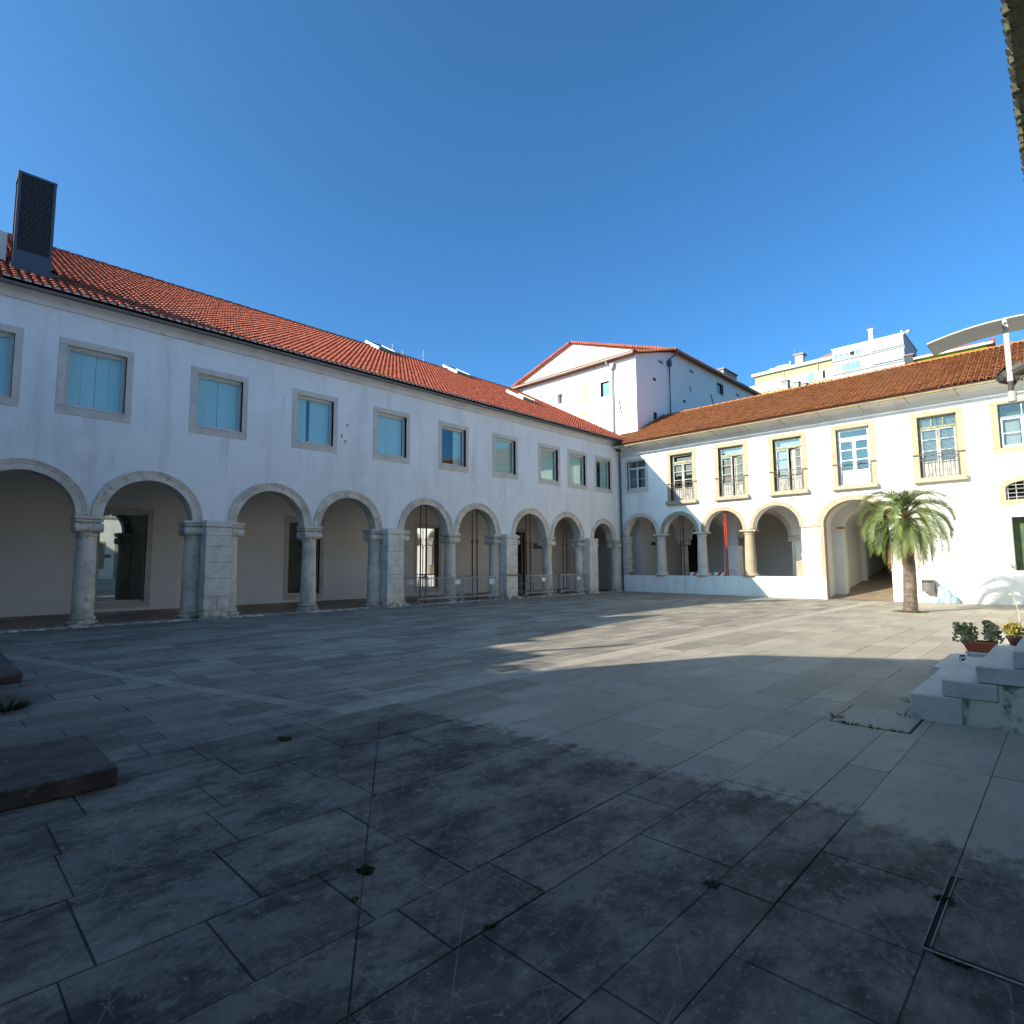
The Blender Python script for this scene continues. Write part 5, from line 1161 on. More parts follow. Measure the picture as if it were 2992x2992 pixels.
D1 = ((4.66, -28.80), (13.14, -26.50)); D2 = ((14.45, -26.50), (17.80, -28.80)); D3 = ((4.66, -24.2), (13.14, -26.50))
slabs = []
def put(poly, tone): 
    if len(poly) >= 3: slabs.append((poly, tone))
for i in range(len(rows)-1):
    x0, x1 = rows[i], rows[i+1]; cuts = sorted(fixed.get(i, [])); ys = []
    y = -45.4
    fx = cuts[:]
    if fx:
        y2 = fx[0]
        back = []
        yy = y2
        while yy > -45.4: yy -= rnd.uniform(.55, 1.15); back.append(yy)
        ys = back[::-1]+fx; y = fx[-1]
    else: ys = [y+rnd.random()]; y = ys[0]
    while y < .4:
        y += rnd.uniform(.6, 1.35) if i not in (39,) else rnd.uniform(1.2, 2.2); ys.append(y)
    ys = [v for v in ys if v < 0]+[-.03 if x0 > 10.3 else -.03]
    for a, b in zip(ys, ys[1:]):
        if b-a < .12: continue
        tv = rnd.uniform(.86, 1.10) if x0 > 14.5 else rnd.uniform(.70, 1.14); tn = (tv, tv*rnd.uniform(.985, 1.01), tv*rnd.uniform(.96, 1.01))
        if i == 29: tn = (1.12, 1.12, 1.12)
        poly = [(x0, a), (x1, a), (x1, b), (x0, b)]; parts = [poly]
        # light strip running in from the west
        la = lineabc(*D1); new = []
        for P_ in parts:
            cyp = sum(p[1] for p in P_)/4; cxp = sum(p[0] for p in P_)/4
            if cxp < 13.3:
                new.append(clip(P_, la[0], la[1], la[2]+.13)); new.append(clip(P_, -la[0], -la[1], -la[2]+.13))
                st = clip(clip(P_, la[0], la[1], la[2]-.13), -la[0], -la[1], -la[2]-.13)
                if len(st) >= 3: put(inset(st, .001), (1.10, 1.10, 1.10))
            else: new.append(P_)
        parts = [p for p in new if len(p) >= 3]
        new = []
        for P_ in parts:
            cxp = sum(p[0] for p in P_)/len(P_); cyp = sum(p[1] for p in P_)/len(P_)
            if 14.3 < cxp < 19 and cyp < -26: lb = lineabc(*D2); new += [clip(P_, lb[0], lb[1], lb[2]), clip(P_, -lb[0], -lb[1], -lb[2])]
            else: new.append(P_)
        for P_ in new:
            if len(P_) < 3: continue
            near_ = min(math.hypot(p[0]-CAM.x, p[1]-CAM.y) for p in P_)
            g = (.0008 if x0 > 13.6 and a > -26.3 else .0013) if near_ < 9 else (.0012 if x0 > 13.6 else .003)
            q = inset(P_, g+rnd.random()*.002)
            if len(q) >= 3: put(q, tn)
MH = (17.80, 18.52, -23.04, -22.12)
def slab_into(mb, poly, tone, th=.011):
    dz = rnd.uniform(-.0018, .0018); cxx = sum(p[0] for p in poly)/len(poly); cyy_ = sum(p[1] for p in poly)/len(poly); clean = cxx > 13.6 and cyy_ > -25.8; c = .002 if clean else rnd.choice((.002, .003, .005, .007)); top = inset(poly, c)
    if len(top) != len(poly): top = poly
    n = len(poly); ar = sum(poly[i][0]*poly[(i+1) % n][1]-poly[(i+1) % n][0]*poly[i][1] for i in range(n))
    k0 = min(range(len(top)), key=lambda k: (top[k][0]-poly[0][0])**2+(top[k][1]-poly[0][1])**2) if top is not poly else 0
    top = [top[(k0+k) % n] for k in range(n)]
    vs = [(p[0], p[1], gz(p[0])+dz) for p in top]+[(p[0], p[1], gz(p[0])+dz-.003) for p in poly]+[(p[0], p[1], gz(p[0])-.02) for p in poly]
    fs = [tuple(range(n))]+[(k, n+k, n+(k+1) % n, (k+1) % n) for k in range(n)]+[(n+k, 2*n+k, 2*n+(k+1) % n, n+(k+1) % n) for k in range(n)]
    mb.add(vs, fs[:1], tone)
    o = len(mb.v)-len(vs)
    for f in fs[1:]:
        dk = rnd.choice((.7, .85, 1.0)) if clean else rnd.choice((.3, .5, .7, 1.0)); mb.f.append(tuple(i+o for i in f)); mb.t.append((tone[0]*dk, tone[1]*dk, tone[2]*dk)); mb.m.append(0)
def dist(s):
    p = s[0]; cx = sum(a[0] for a in p)/len(p); cy = sum(a[1] for a in p)/len(p); d = Vector((cx, cy, 0))-CAM
    dep = d.dot(fw); side = abs(d.dot(r2))
    return d.length + (1000 if dep < .3 or side > dep*.93+1.2 else 0)
def hit(poly, r):
    xs_ = [p[0] for p in poly]; ys_ = [p[1] for p in poly]; return max(xs_) > r[0] and min(xs_) < r[1] and max(ys_) > r[2] and min(ys_) < r[3]
slabs.sort(key=dist)
bigm = MB()
for k, (poly, tone) in enumerate(slabs):
    if k < 300:
        m = MB(); slab_into(m, poly, tone); m.build('paving_slab', PAVE, PV)
    else: slab_into(bigm, poly, tone)
bigm.build('paving_slabs', PAVE, PV, kind='stuff')
# kerb under the arcade
y = -45
while y < -.5:
    l = rnd.uniform(.9, 1.6); m = MB(); m.bbox(-.10, .33, y+.004, min(y+l, -.35)-.004, -.1, .035+rnd.uniform(-.008, .008), .012, .004); m.build('kerb_stone', PIER, PV); y += l
# cover slab with weedy joints near the steps, slot drain near the lens
m = MB()
x0, x1, y0, y1 = 17.80, 18.50, -23.02, -22.10; zz = gz(18)+.0035
for (a, b, c, d) in ((x0-.012, x0, y0, y1), (x1-.0, x1+.02, y0, y1), (x0, x1, y0-.012, y0), (x0, x1, y1, y1+.006)): m.box(a, b, c, d, zz-.01, zz)
t = thing('access_cover', 'pale square access cover slab with weedy open joints left of the steps', 'cover', (18.15, -22.56, zz))
m.build('open_joint', mat('black_joint', (.015, .015, .013), .9), t)
m = MB(); m.box(x0+.002, x1-.002, y0+.002, y1-.002, zz-.012, zz+.001); m.build('cover_slab', PAVE, t)
t = thing('slot_drain', 'narrow steel edged slot drain in the dark paving at lower right', 'drain', (19.22, -26.4, gz(19)))
zz = gz(19)+.004
m = MB(); m.box(19.20, 19.222, -26.77, -25.97, zz-.01, zz); m.box(19.232, 20.2, -26.785, -26.765, zz-.01, zz); m.build('slot', mat('black_slot', (.008, .008, .008), .9), t)
m = MB(); m.box(19.196, 19.200, -26.79, -25.97, zz-.01, zz+.004); m.box(19.222, 19.227, -26.765, -25.97, zz-.01, zz+.003); m.box(19.19, 19.25, -25.975, -25.965, zz-.01, zz+.003); m.box(19.20, 20.2, -26.80, -26.787, zz-.01, zz+.003); m.build('edging', mat('dull_steel_edge', (.16, .17, .18), .5, metal=.4), t)

def tuft(x, y, z, r, h, n, label, grp='weeds growing in the paving joints', flat=False, sx=1.0, sy=1.0, name='weed_tuft', mt=GRASS):
    m = MB()
    for k in range(n):
        a = rnd.uniform(0, 6.28); rr = r*math.sqrt(rnd.random()); p = Vector((x+rr*math.cos(a)*sx, y+rr*math.sin(a)*sy, z-.003))
        d = Vector((math.cos(a)*rnd.uniform(.2, 1.2), math.sin(a)*rnd.uniform(.2, 1.2), rnd.uniform(.3, 1) if not flat else rnd.uniform(.05, .4))).normalized(); L = h*rnd.uniform(.4, 1.1)
        s = d.cross(Vector((rnd.gauss(0, 1), rnd.gauss(0, 1), .3))).normalized()*rnd.uniform(.0015, .004)*(1+2*(flat))
        mid = p+d*L*.6; tip = p+d*L+Vector((d.x, d.y, -.5))*L*.25; t = rnd.uniform(.6, 1.5)
        m.add([p-s, p+s, mid+s, mid-s, tip], [(0, 1, 2, 3), (3, 2, 4)], tone=(t, t, t*.8))
    return tag(m.build(name, mt), label, 'weed', grp)
tuft(16.84, -28.13, gz(16), .03, .035, 90, 'small green weed in the long diagonal joint at lower centre left', flat=True)
tuft(17.05, -28.32, gz(16), .015, .02, 30, 'tiny dark weed in the diagonal joint just below the larger green one', flat=True)
tuft(14.10, -27.35, gz(16), .06, .05, 70, 'flat dark weed on the paving left of the diagonal joint', flat=True, sy=.4)
tuft(17.71, -28.0, gz(16), .015, .02, 25, 'tiny weed where two slab joints meet at bottom centre', flat=True)
tuft(18.31, -26.95, gz(16), .025, .03, 30, 'thin weed in a slab joint right of the centre foreground', flat=True)
tuft(19.21, -26.28, gz(16), .025, .03, 90, 'dark round weed growing over the steel slot drain', flat=True)
tuft(19.31, -26.80, gz(16), .022, .02, 120, 'dark mossy weed strip at the bend of the slot drain', flat=True, sx=2.6, sy=.6)
tuft(17.80, -22.85, gz(17), .05, .09, 30, 'grass tuft at the left joint of the access cover')
tuft(17.98, -23.04, gz(17), .06, .07, 32, 'bushy grass tuft in the near joint of the access cover, left one')
tuft(18.22, -23.04, gz(17), .04, .06, 22, 'grass tuft in the middle of the near joint of the access cover')
tuft(18.40, -23.02, gz(17), .05, .05, 30, 'grass tufts at the near right corner of the access cover')
tuft(18.26, -21.5, gz(17), .04, .10, 16, 'thin dry grass beside the lowest step')
tuft(18.34, -22.28, gz(17), .04, .07, 14, 'grass blades sticking out at the near corner of the lowest step')
LEAFL = ['dry leaf on the pale paving nearest below the access cover', 'lowest dry leaf of those on the pale paving', 'dry leaf left of the access cover, towards the camera', 'dry leaf between the access cover and the steps', 'dry leaf at lower right near the slot drain', 'dry leaf close to the left side of the access cover', 'leftmost dry leaf, well left of the access cover', 'dry leaf above the access cover beside the lowest step', 'farthest dry leaf at the edge of the long shade']
for k, (x, y) in enumerate(((18.6, -24.4), (18.2, -24.8), (17.7, -24.6), (18.9, -23.6), (19.0, -24.9), (17.5, -22.9), (16.9, -23.6), (18.1, -21.2), (17.3, -20.6))):
    m = MB(); a = rnd.uniform(0, 3); m.add([(x-.02*math.cos(a), y-.02*math.sin(a), gz(x)+.004), (x+.006, y-.008, gz(x)+.008), (x+.02*math.cos(a), y+.02*math.sin(a), gz(x)+.004), (x-.006, y+.008, gz(x)+.006)], [(0, 1, 2, 3)])
    tag(m.build('dry_leaf', DEADP), LEAFL[k], 'leaf', 'dry leaves on the paving')

m = MB()
for k in range(900):
    x = 17.55+rnd.gauss(0, .16); y = -26.55+rnd.gauss(0, .26)
    if k > 600: x, y = rnd.uniform(14.5, 19.4), rnd.uniform(-29.0, -25.5)
    z = gz(x); r = rnd.uniform(.002, .0055); tt = rnd.uniform(.5, 1.2)
    p = [(x+r*math.cos(a)*rnd.uniform(.7, 1.2), y+r*math.sin(a)*rnd.uniform(.7, 1.2)) for a in (0, 1.3, 2.5, 3.8, 5.0)]
    m.add([(q[0], q[1], z-.001) for q in p]+[(x, y, z+r*.7)], [(i, (i+1) % 5, 5) for i in range(5)], tone=(tt, tt, tt))
o = m.build('loose_grit', mat('pale_grit', (.30, .28, .24), .9, attr='tone'), None, kind='stuff'); o['label'] = 'pale loose grit scattered on the dark near paving'; o['category'] = 'grit'

# ================================================================== STEPS, POTS
ST = thing('stone_steps', 'short flight of grey granite steps with a mouldy plinth at the right edge', 'steps', (19.5, -20, gz(19)))
TX = [18.40, 18.70, 18.99, 19.29, 19.59]; z0 = gz(19)
for k, x in enumerate(TX):
    zt = .09+.085+.178*k-.0; zt = .178*(k+1)+0.0; zb = zt-.178
    xa = x; 
    for (a, b, nm) in ((xa, xa+.46, 0), (xa+.464, 20.6, 1)):
        if nm == 1 and k < 2: continue
        yb_ = -20.25 if True else 0
        m = MB(); m.bbox(a, min(b, 20.6), -22.30, -21.28, zb+.004 if k else z0-.02, zt, .012, .003); m.build('step_block', STEP, ST)
        m = MB(); m.bbox(a, min(b, 20.6), -21.276, -20.22+.0*k, zb+.004 if k else z0-.02, zt, .012, .003); m.build('step_block', STEP, ST)
m = MB()
m.prism([(18.862, z0-.02), (20.6, z0-.02), (20.6, .70), (19.46, .535), (19.46, .355), (19.16, .355), (19.16, .18), (18.862, .18)], 1, -22.285, -20.3); m.build('plinth', PLINTH, ST)
# farther wing of the flight, where the flower boxes stand
for (xa, ya, yb_, za, zt) in ((18.18, -19.36, -17.5, z0-.02, .055), (18.66, -17.45, -15.4, z0-.02, .25), (19.12, -17.45, -15.4, .25, .44), (19.3, -19.36, -17.46, .055, .25)):
    m = MB(); m.bbox(xa, 20.6, ya, yb_, za, zt, .008, .001); m.build('step_block', STEP, ST)

def succulent(x, y, z, r, h, n, label, name='potted_plant', cols=(LEAFS, FLOW), sx=1, sy=1, seeds=10, grp=None):
    t = thing(name, label, 'plant', (x, y, z), grp)
    for b in range(seeds):
        a = 6.28*b/seeds+rnd.random(); bx, by = x+math.cos(a)*r*.72*sx*rnd.uniform(.3, 1), y+math.sin(a)*r*.72*sy*rnd.uniform(.3, 1); bz = z+h*rnd.uniform(.25, .95)-.05*(b % 3 == 1)
        m = MB(); m.tube([(x+(bx-x)*.3, y+(by-y)*.3, z), (bx, by, bz)], .006, 5); m.build('stem', LEAFS, t)
        m = MB()
        for k in range(n):
            d = Vector((rnd.gauss(0, 1), rnd.gauss(0, 1), rnd.gauss(0, .8))).normalized(); p = Vector((bx, by, bz))+d*r*.36*rnd.uniform(.3, 1.1); s = rnd.uniform(.010, .022)
            e1 = d.cross(Vector((rnd.gauss(0, 1), rnd.gauss(0, 1), rnd.gauss(0, 1)))).normalized()*s; tt = rnd.uniform(.5, 1.5)
            m.add([p, p+e1+d*s*.6, p+d*s*2, p-e1+d*s*.6], [(0, 1, 2, 3)], tone=(tt, tt*rnd.uniform(.85, 1.05), tt*rnd.uniform(.6, 1)))
        m.build('rosette', cols[0] if b % 3 == 0 else cols[1], t)
    m = MB()
    for k in range(n):
        a = rnd.uniform(0, 6.28); rr = r*math.sqrt(rnd.random())*.9; p = Vector((x+rr*math.cos(a)*sx, y+rr*math.sin(a)*sy, z+rnd.uniform(0, h*.5)))
        d = Vector((math.cos(a), math.sin(a), rnd.uniform(.2, 1.5))).normalized(); s = rnd.uniform(.012, .026); e1 = d.cross(Vector((rnd.gauss(0, 1), rnd.gauss(0, 1), .1))).normalized()*s; tt = rnd.uniform(.4, 1.2)
        m.add([p, p+e1+d*s, p+d*s*2.2, p-e1+d*s], [(0, 1, 2, 3)], tone=(tt, tt, tt*.7))
    m.build('foliage', LEAFS, t)
def trough(x0, x1, y0, y1, z0_, z1_, mt, tp, label, nm, parent=None):
    t = thing(nm, label, 'planter', ((x0+x1)/2, (y0+y1)/2, z0_)); m = MB(); i = tp
    vs = [(x0+i, y0+i, z0_), (x1-i, y0+i, z0_), (x1-i, y1-i, z0_), (x0+i, y1-i, z0_), (x0, y0, z1_-.03), (x1, y0, z1_-.03), (x1, y1, z1_-.03), (x0, y1, z1_-.03),
          (x0+.02, y0+.02, z1_-.035), (x1-.02, y0+.02, z1_-.035), (x1-.02, y1-.02, z1_-.035), (x0+.02, y1-.02, z1_-.035)]
    m.add(vs, [(0, 3, 2, 1), (0, 1, 5, 4), (1, 2, 6, 5), (2, 3, 7, 6), (3, 0, 4, 7)]); m.build('box', mt, t)
    m = MB()
    for (a, b, c, d) in ((x0-.015, x1+.015, y0-.015, y0+.012), (x0-.015, x1+.015, y1-.012, y1+.015), (x0-.015, x0+.012, y0+.012, y1-.012), (x1-.012, x1+.015, y0+.012, y1-.012)): m.box(a, b, c, d, z1_-.035, z1_)
    m.build('rim', mt, t)
    m = MB(); m.quad((x0+.012, y0+.012, z1_-.036), (x1-.012, y0+.012, z1_-.036), (x1-.012, y1-.012, z1_-.036), (x0+.012, y1-.012, z1_-.036)); m.build('soil', SOIL, t)
    return t
PZ = .057
trough(18.50, 18.84, -18.50, -18.30, PZ, PZ+.16, GREYP, .035, 'upturned grey plastic planter box on the step under the terracotta trough', 'planter_box')
trough(18.46, 18.86, -18.52, -18.28, PZ+.165, PZ+.32, TERRA, .05, 'terracotta trough of succulents standing on a grey planter box on the steps', 'terracotta_trough')
succulent(18.50, -18.44, PZ+.29, .17, .27, 90, 'succulent with faded grey green heads hanging over the left end of the terracotta trough', grp=None)
succulent(18.82, -18.40, PZ+.29, .13, .37, 90, 'taller succulent with a round grey head at the right end of the terracotta trough')
trough(18.93, 19.35, -17.60, -17.38, .255, .40, mat('dark_clay', (.10, .05, .04), .9), .04, 'dark trough of yellow succulents on the upper steps at the right edge', 'clay_trough')
succulent(19.02, -17.50, .37, .14, .26, 70, 'yellow and red succulent in the dark trough at the right edge', cols=(LEAFY, LEAFY))
succulent(19.24, -17.48, .37, .13, .30, 70, 'pale yellow succulent at the right end of the dark trough', cols=(LEAFY, FLOW))
m = MB(); m.tube([(19.09, -17.5, .4), (19.10, -17.5, .8), (19.06, -17.52, 1.0), (19.02, -17.54, 1.07)], .005, 5); m.lathe(19.02, -17.54, [(.01, 1.05), (.025, 1.07), (.01, 1.09)], 6)
tag(m.build('flower_stalk', FLOW), 'long thin dried flower stalk rising above the yellow succulent', 'stalk')
m = MB(); m.box(18.40, 18.47, -18.46, -18.38, PZ, PZ+.09); tag(m.build('small_carton', mat('black_white_carton', (.5, .5, .5), .7, layers=[(30, (.02, .02, .02), .45, .5, 1)])), 'small black and white carton left of the grey planter box', 'carton')

# ================================================================== STONE BENCH SLABS AT LEFT
t = thing('stone_slab_bench', 'low dark lichened stone slab lying on the paving at lower left', 'bench', (13.4, -29.2, gz(13)))
m = MB(); m.bbox(13.02, 14.32, -31.2, -28.78, gz(13)+.003, .052, .010, .005); m.build('slab', BENCH, t)
t = thing('stone_slab_bench', 'second dark stone bench on a short foot, cut by the left edge higher up', 'bench', (9, -29.9, gz(9)))
m = MB(); m.bbox(5.6, 10.72, -31.2, -29.02, .26, .37, .02, .012); m.build('slab', BENCH, t)
m = MB(); m.bbox(9.9, 10.44, -30.9, -29.22, gz(9)-.01, .26, .02, .01); m.build('foot', BENCH, t)
tuft(10.55, -29.12, gz(9), .13, .16, 260, 'dark green weeds at the foot of the left stone bench', flat=False)

# ================================================================== STEEL PROPS
def prop(x, y, z0_, z1_, mt=REDP, zc=2.75):
    t = thing('steel_prop', 'red steel prop', 'prop', (x, y, z0_))
    m = MB(); m.tube([(x, y, z0_+.01), (x, y, zc)], .032, 10); m.build('outer_tube', mt, t)
    m = MB(); m.tube([(x, y, zc), (x, y, z1_-.01)], .024, 10); m.build('inner_tube', mt, t)
    m = MB(); m.tube([(x, y, zc-.10), (x, y, zc+.04)], .044, 10); m.tube([(x-.10, y, zc), (x+.10, y, zc)], .010, 5); m.build('collar', mt, t)
    m = MB(); m.box(x-.08, x+.08, y-.08, y+.08, z0_, z0_+.012); m.build('base_plate', mt, t)
    m = MB(); m.box(x-.08, x+.08, y-.08, y+.08, z1_-.012, z1_); m.build('head_plate', mt, t); return t
gp = 'steel props under the arches'
names4 = ['arch in front of the glazed door', 'arch right of the glazed door', 'arch beside the dark doorway', 'arch left of the narrow dark arch']
PAIRS = [(AR[6], 0), (AR[7], 1), (AR[8], 2), (AR[9], 3)]
for (yc, i) in PAIRS:
    for s, side in ((-.13, 'left'), (.16, 'right')):
        a = prop(-.18, yc+s-.05, .004, 4.215); a['label'] = side+' red steel prop under the '+names4[i]; a['group'] = gp
for s, side in ((-.09, 'left'), (.09, 'right')):
    a = prop(3.88+s, .30, .03, 4.37, zc=3.6 if s > 0 else 2.9); a['label'] = side+' of two red steel props under the second arch of the sunlit wing'; a['group'] = gp
for s, side in ((-.045, 'left'), (.045, 'right')):
    a = prop(6.45+s, .30, .03, 4.46, mt=mat('bright_red_prop', (.34, .03, .02), .5), zc=3.7); a['label'] = side+' of two touching bright red props under the sunlit third arch of the right wing'; a['group'] = gp
    m = MB()
m = MB(); m.box(6.2, 6.7, .1, .45, 4.463, 4.475); tag(m.build('red_head_board', RED), 'small red board on top of the bright red props in the third arch', 'board')

# ================================================================== CROWD BARRIERS
def barrier(L=2.35):
    t = thing('crowd_barrier', 'galvanised crowd barrier', 'barrier')
    r = .024; h0, h1 = .22, 1.08
    pts = [(0, 0, .12), (0, 0, h1-.10), (0, .03, h1-.03), (0, .10, h1), (0, L-.10, h1), (0, L-.03, h1-.03), (0, L, h1-.10), (0, L, .12)]
    m = MB(); m.tube(pts, r, 8); m.build('frame', GALV, t)
    m = MB(); m.tube([(0, 0, h0), (0, L, h0)], r*.9, 8); m.build('bottom_rail', GALV, t)
    n = 17
    for k in range(n):
        y = L*(k+1)/(n+1); m = MB(); m.tube([(0, y, h0), (0, y, h1)], .0105, 5, caps=False); m.build('bar', GALV, t)
    for y in (.0, L):
        m = MB(); m.tube([(0, y, .17), (-.16, y, .06), (-.27, y, .0)], .017, 6); m.tube([(0, y, .17), (.16, y, .06), (.27, y, .0)], .017, 6); m.build('foot', IRON if False else GALV, t)
    m = MB(); m.tube([(0, L, .75), (0, L+.06, .75), (0, L+.06, .66)], .009, 5); m.build('hook', GALV, t)
    return t
def sheet(x, y, z, w, h, label, ry=0.0, tilt=0.0):
    m = MB(); n = 4
    for k in range(n):
        a, b = -w/2+w*k/n, -w/2+w*(k+1)/n; xa, xb = x+.006*math.sin(k*1.9), x+.006*math.sin((k+1)*1.9)
        m.add([(xa, y+a, z+tilt*a), (xb, y+b, z+tilt*b), (xb, y+b, z+h+tilt*b), (xa, y+a, z+h+tilt*a)], [(0, 1, 2, 3)])
    tag(m.build('notice_sheet', PAPER), label, 'sign', 'blank notice sheets tied to the barriers')
b0 = barrier()
gb = 'crowd barriers across the arches'
FB = [(.36, -15.55, 'front barrier across the fifth arch, left end beside the square pier'), (.34, -13.10, 'front barrier across the sixth arch, right of the middle column'), (.36, -9.02, 'front barrier across the seventh arch, right of the banded pier'), (.30, -6.22, 'front barrier reaching from the slender column to the pier of the dark arch')]
BB = [(-1.15, -16.2, 'rear barrier inside the gallery behind the fifth arch'), (-1.3, -13.2, 'rear barrier inside the gallery behind the sixth arch'), (-1.6, -9.6, 'rear barrier in the gallery in front of the dark doorway'), (-1.5, -6.6, 'rear barrier in the gallery behind the eighth arch')]
for k, (x, y, lab) in enumerate(FB+BB):
    o = b0 if k == 0 else copy_tree(b0)
    o.location = (x, y, .02 if k >= 4 else .012); o['label'] = 'galvanised steel '+lab; o['group'] = gb
    o.rotation_euler = (0, 0, (.01, -.02, .015, .01, .03, -.02, .02, -.03)[k])
sheet(.40, -13.45, .80, .30, .20, 'white sheet with a grey print on the front barrier just left of the middle column', tilt=-.05)
sheet(-1.12, -14.85, .78, .36, .20, 'white double sheet on the rear barrier in the fifth arch')
sheet(.36, -12.05, .80, .26, .20, 'narrow white sheet on the front barrier, left one in the sixth arch') if False else None
sheet(-1.26, -12.35, .80, .30, .20, 'white double sheet on the rear barrier, left one in the sixth arch')
sheet(.37, -11.35, .76, .30, .24, 'pair of white sheets near the right end of the front barrier in the sixth arch')
sheet(-1.56, -9.15, .80, .24, .20, 'small white sheet on the rear barrier right of the banded pier')
sheet(.40, -7.75, .78, .30, .22, 'white sheet on the front barrier just left of the slender column')
sheet(.33, -4.75, .80, .30, .18, 'pale double sheet on the front barrier of the eighth arch')
# table of dark clutter behind the seventh arch
t = thing('folding_table', 'low dark folding table in the gallery behind the seventh arch', 'table', (-2.6, -6.0, 0))
m = MB(); m.box(-3.0, -2.3, -7.0, -5.4, .55, .60); m.build('table_top', GREYS, t)
for (x, y) in ((-2.95, -6.95), (-2.35, -6.95), (-2.95, -5.45), (-2.35, -5.45)): m = MB(); m.tube([(x, y, .01), (x, y, .55)], .018, 6); m.build('leg', IRON, t)

# striped boards and low rail behind the parapet of the right wing
def striped(x0, x1, y, z0_, z1_, label):
    t = thing('striped_board', label, 'barrier board', ((x0+x1)/2, y, z0_), 'red and white boards behind the parapet'); m = MB(); m.box(x0, x1, y, y+.03, z0_, z1_); m.build('board', PAPER, t)
    x = x0+.10; h = z1_-z0_
    while x+.16+h*.9 < x1+.05:
        m = MB(); m.add([(x, y-.004, z0_), (min(x+.18, x1), y-.004, z0_), (min(x+.18+h*.9, x1), y-.004, z1_), (min(x+h*.9, x1), y-.004, z1_)], [(0, 1, 2, 3)]); m.build('red_stripe', RED, t); x += .38
striped(4.12, 5.35, .62, .92, 1.14, 'red and white striped board showing above the parapet between the first props and the column')
striped(5.55, 6.35, .62, .92, 1.14, 'short red and white striped board just left of the bright red props')
for (x0, x1, y, lab) in ((4.0, 5.4, 1.6, 'dark barrier rail behind the parapet, left of the second column'), (5.55, 6.4, 1.5, 'dark barrier rail behind the parapet, right of the second column')):
    m = MB(); m.tube([(x0, y, .1), (x0, y, 1.15), (x0+.1, y, 1.22), (x1-.1, y, 1.22), (x1, y, 1.15), (x1, y, .1)], .02, 6)
    for k in range(6): m.tube([(x0+.1+k*(x1-x0-.2)/5, y, .2), (x0+.1+k*(x1-x0-.2)/5, y, 1.2)], .008, 4)
    tag(m.build('crowd_barrier', GALV), lab, 'barrier', 'low rails in the right gallery')

# ================================================================== LITTER BIN AND BAG
t = thing('litter_bin', 'grey open topped litter bin on two thin legs against the sunlit wall', 'bin', (15.34, -.25, gz(15)))
x0, x1, y0, y1 = 15.13, 15.57, -.40, -.14; zb, zt = .37, .86
mg = mat('bin_grey_paint', (.12, .12, .115), .5, metal=.2, layers=[(7, (.09, .09, .085), .45, .6, .5)])
n = 12; m = MB()
front = [(x0+(x1-x0)*k/n, y0-.05*math.sin(math.pi*k/n)) for k in range(n+1)]
for (p, q) in zip(front, front[1:]):
    m.add([(p[0], p[1], zb), (q[0], q[1], zb), (q[0], q[1], zt-.10), (p[0], p[1], zt-.10), (p[0], p[1]+.006, zb), (q[0], q[1]+.006, zb), (q[0], q[1]+.006, zt-.10), (p[0], p[1]+.006, zt-.10)], [(0, 1, 2, 3), (7, 6, 5, 4), (3, 2, 6, 7), (0, 4, 5, 1)])
m.box(x0, x0+.006, y0, y1, zb, zt-.02); m.box(x1-.006, x1, y0, y1, zb, zt-.02); m.box(x0, x1, y1, y1+.006, zb, zt); m.prism(front+[(x1, y1), (x0, y1)], 2, zb, zb+.006)
m.build('bucket', mg, t)
m = MB(); m.box(x0+.01, x1-.01, y0+.02, y1, zt-.16, zt-.12)
for k in range(12): a = x0+.03+k*.033; m.add([(a, y0-.03, zt-.11), (a+.05, y0-.03, zt-.09+rnd.uniform(-.02, .02)), (a+.04, y1-.02, zt-.03), (a, y1-.02, zt-.05+rnd.uniform(-.02, .02))], [(0, 1, 2, 3)])
m.build('bin_liner', BLACKP, t)
for x in (x0, x1):
    m = MB(); m.tube([(x, -.13, gz(15)), (x, -.13, zt+.01)], .013, 6); m.build('post', mg, t)
m = MB(); m.tube([(x0, -.13, zt+.01), (x1, -.13, zt+.01)], .013, 6); m.build('top_bar', mg, t)
# plastic bag leaning on the wall
m = MB(); nu, nv = 22, 14; vs = []
for j in range(nv+1):
    v = j/nv; z = gz(16)+.005+.70*v; w = (.30*(1-v)**.55+.05)*(1+.10*math.sin(6*v)); cx = 15.98-.22*v**1.3; d = w*.75
    for i in range(nu):
        a = 2*math.pi*i/nu; f = 1+.10*math.sin(3*a+5*v)+.06*math.sin(7*a-9*v)+rnd.uniform(-.03, .03)
        vs.append((cx+w*f*math.cos(a), -.30+.10*v+d*f*.8*math.sin(a)*.8, z))
m.add(vs, [(j*nu+i, j*nu+(i+1) % nu, (j+1)*nu+(i+1) % nu, (j+1)*nu+i) for j in range(nv) for i in range(nu)]+[tuple(range(nv*nu, nv*nu+nu))])
tag(m.build('plastic_bag', BAGM, smooth=False), 'full pale blue plastic bag slumped against the wall beside the litter bin', 'bag')

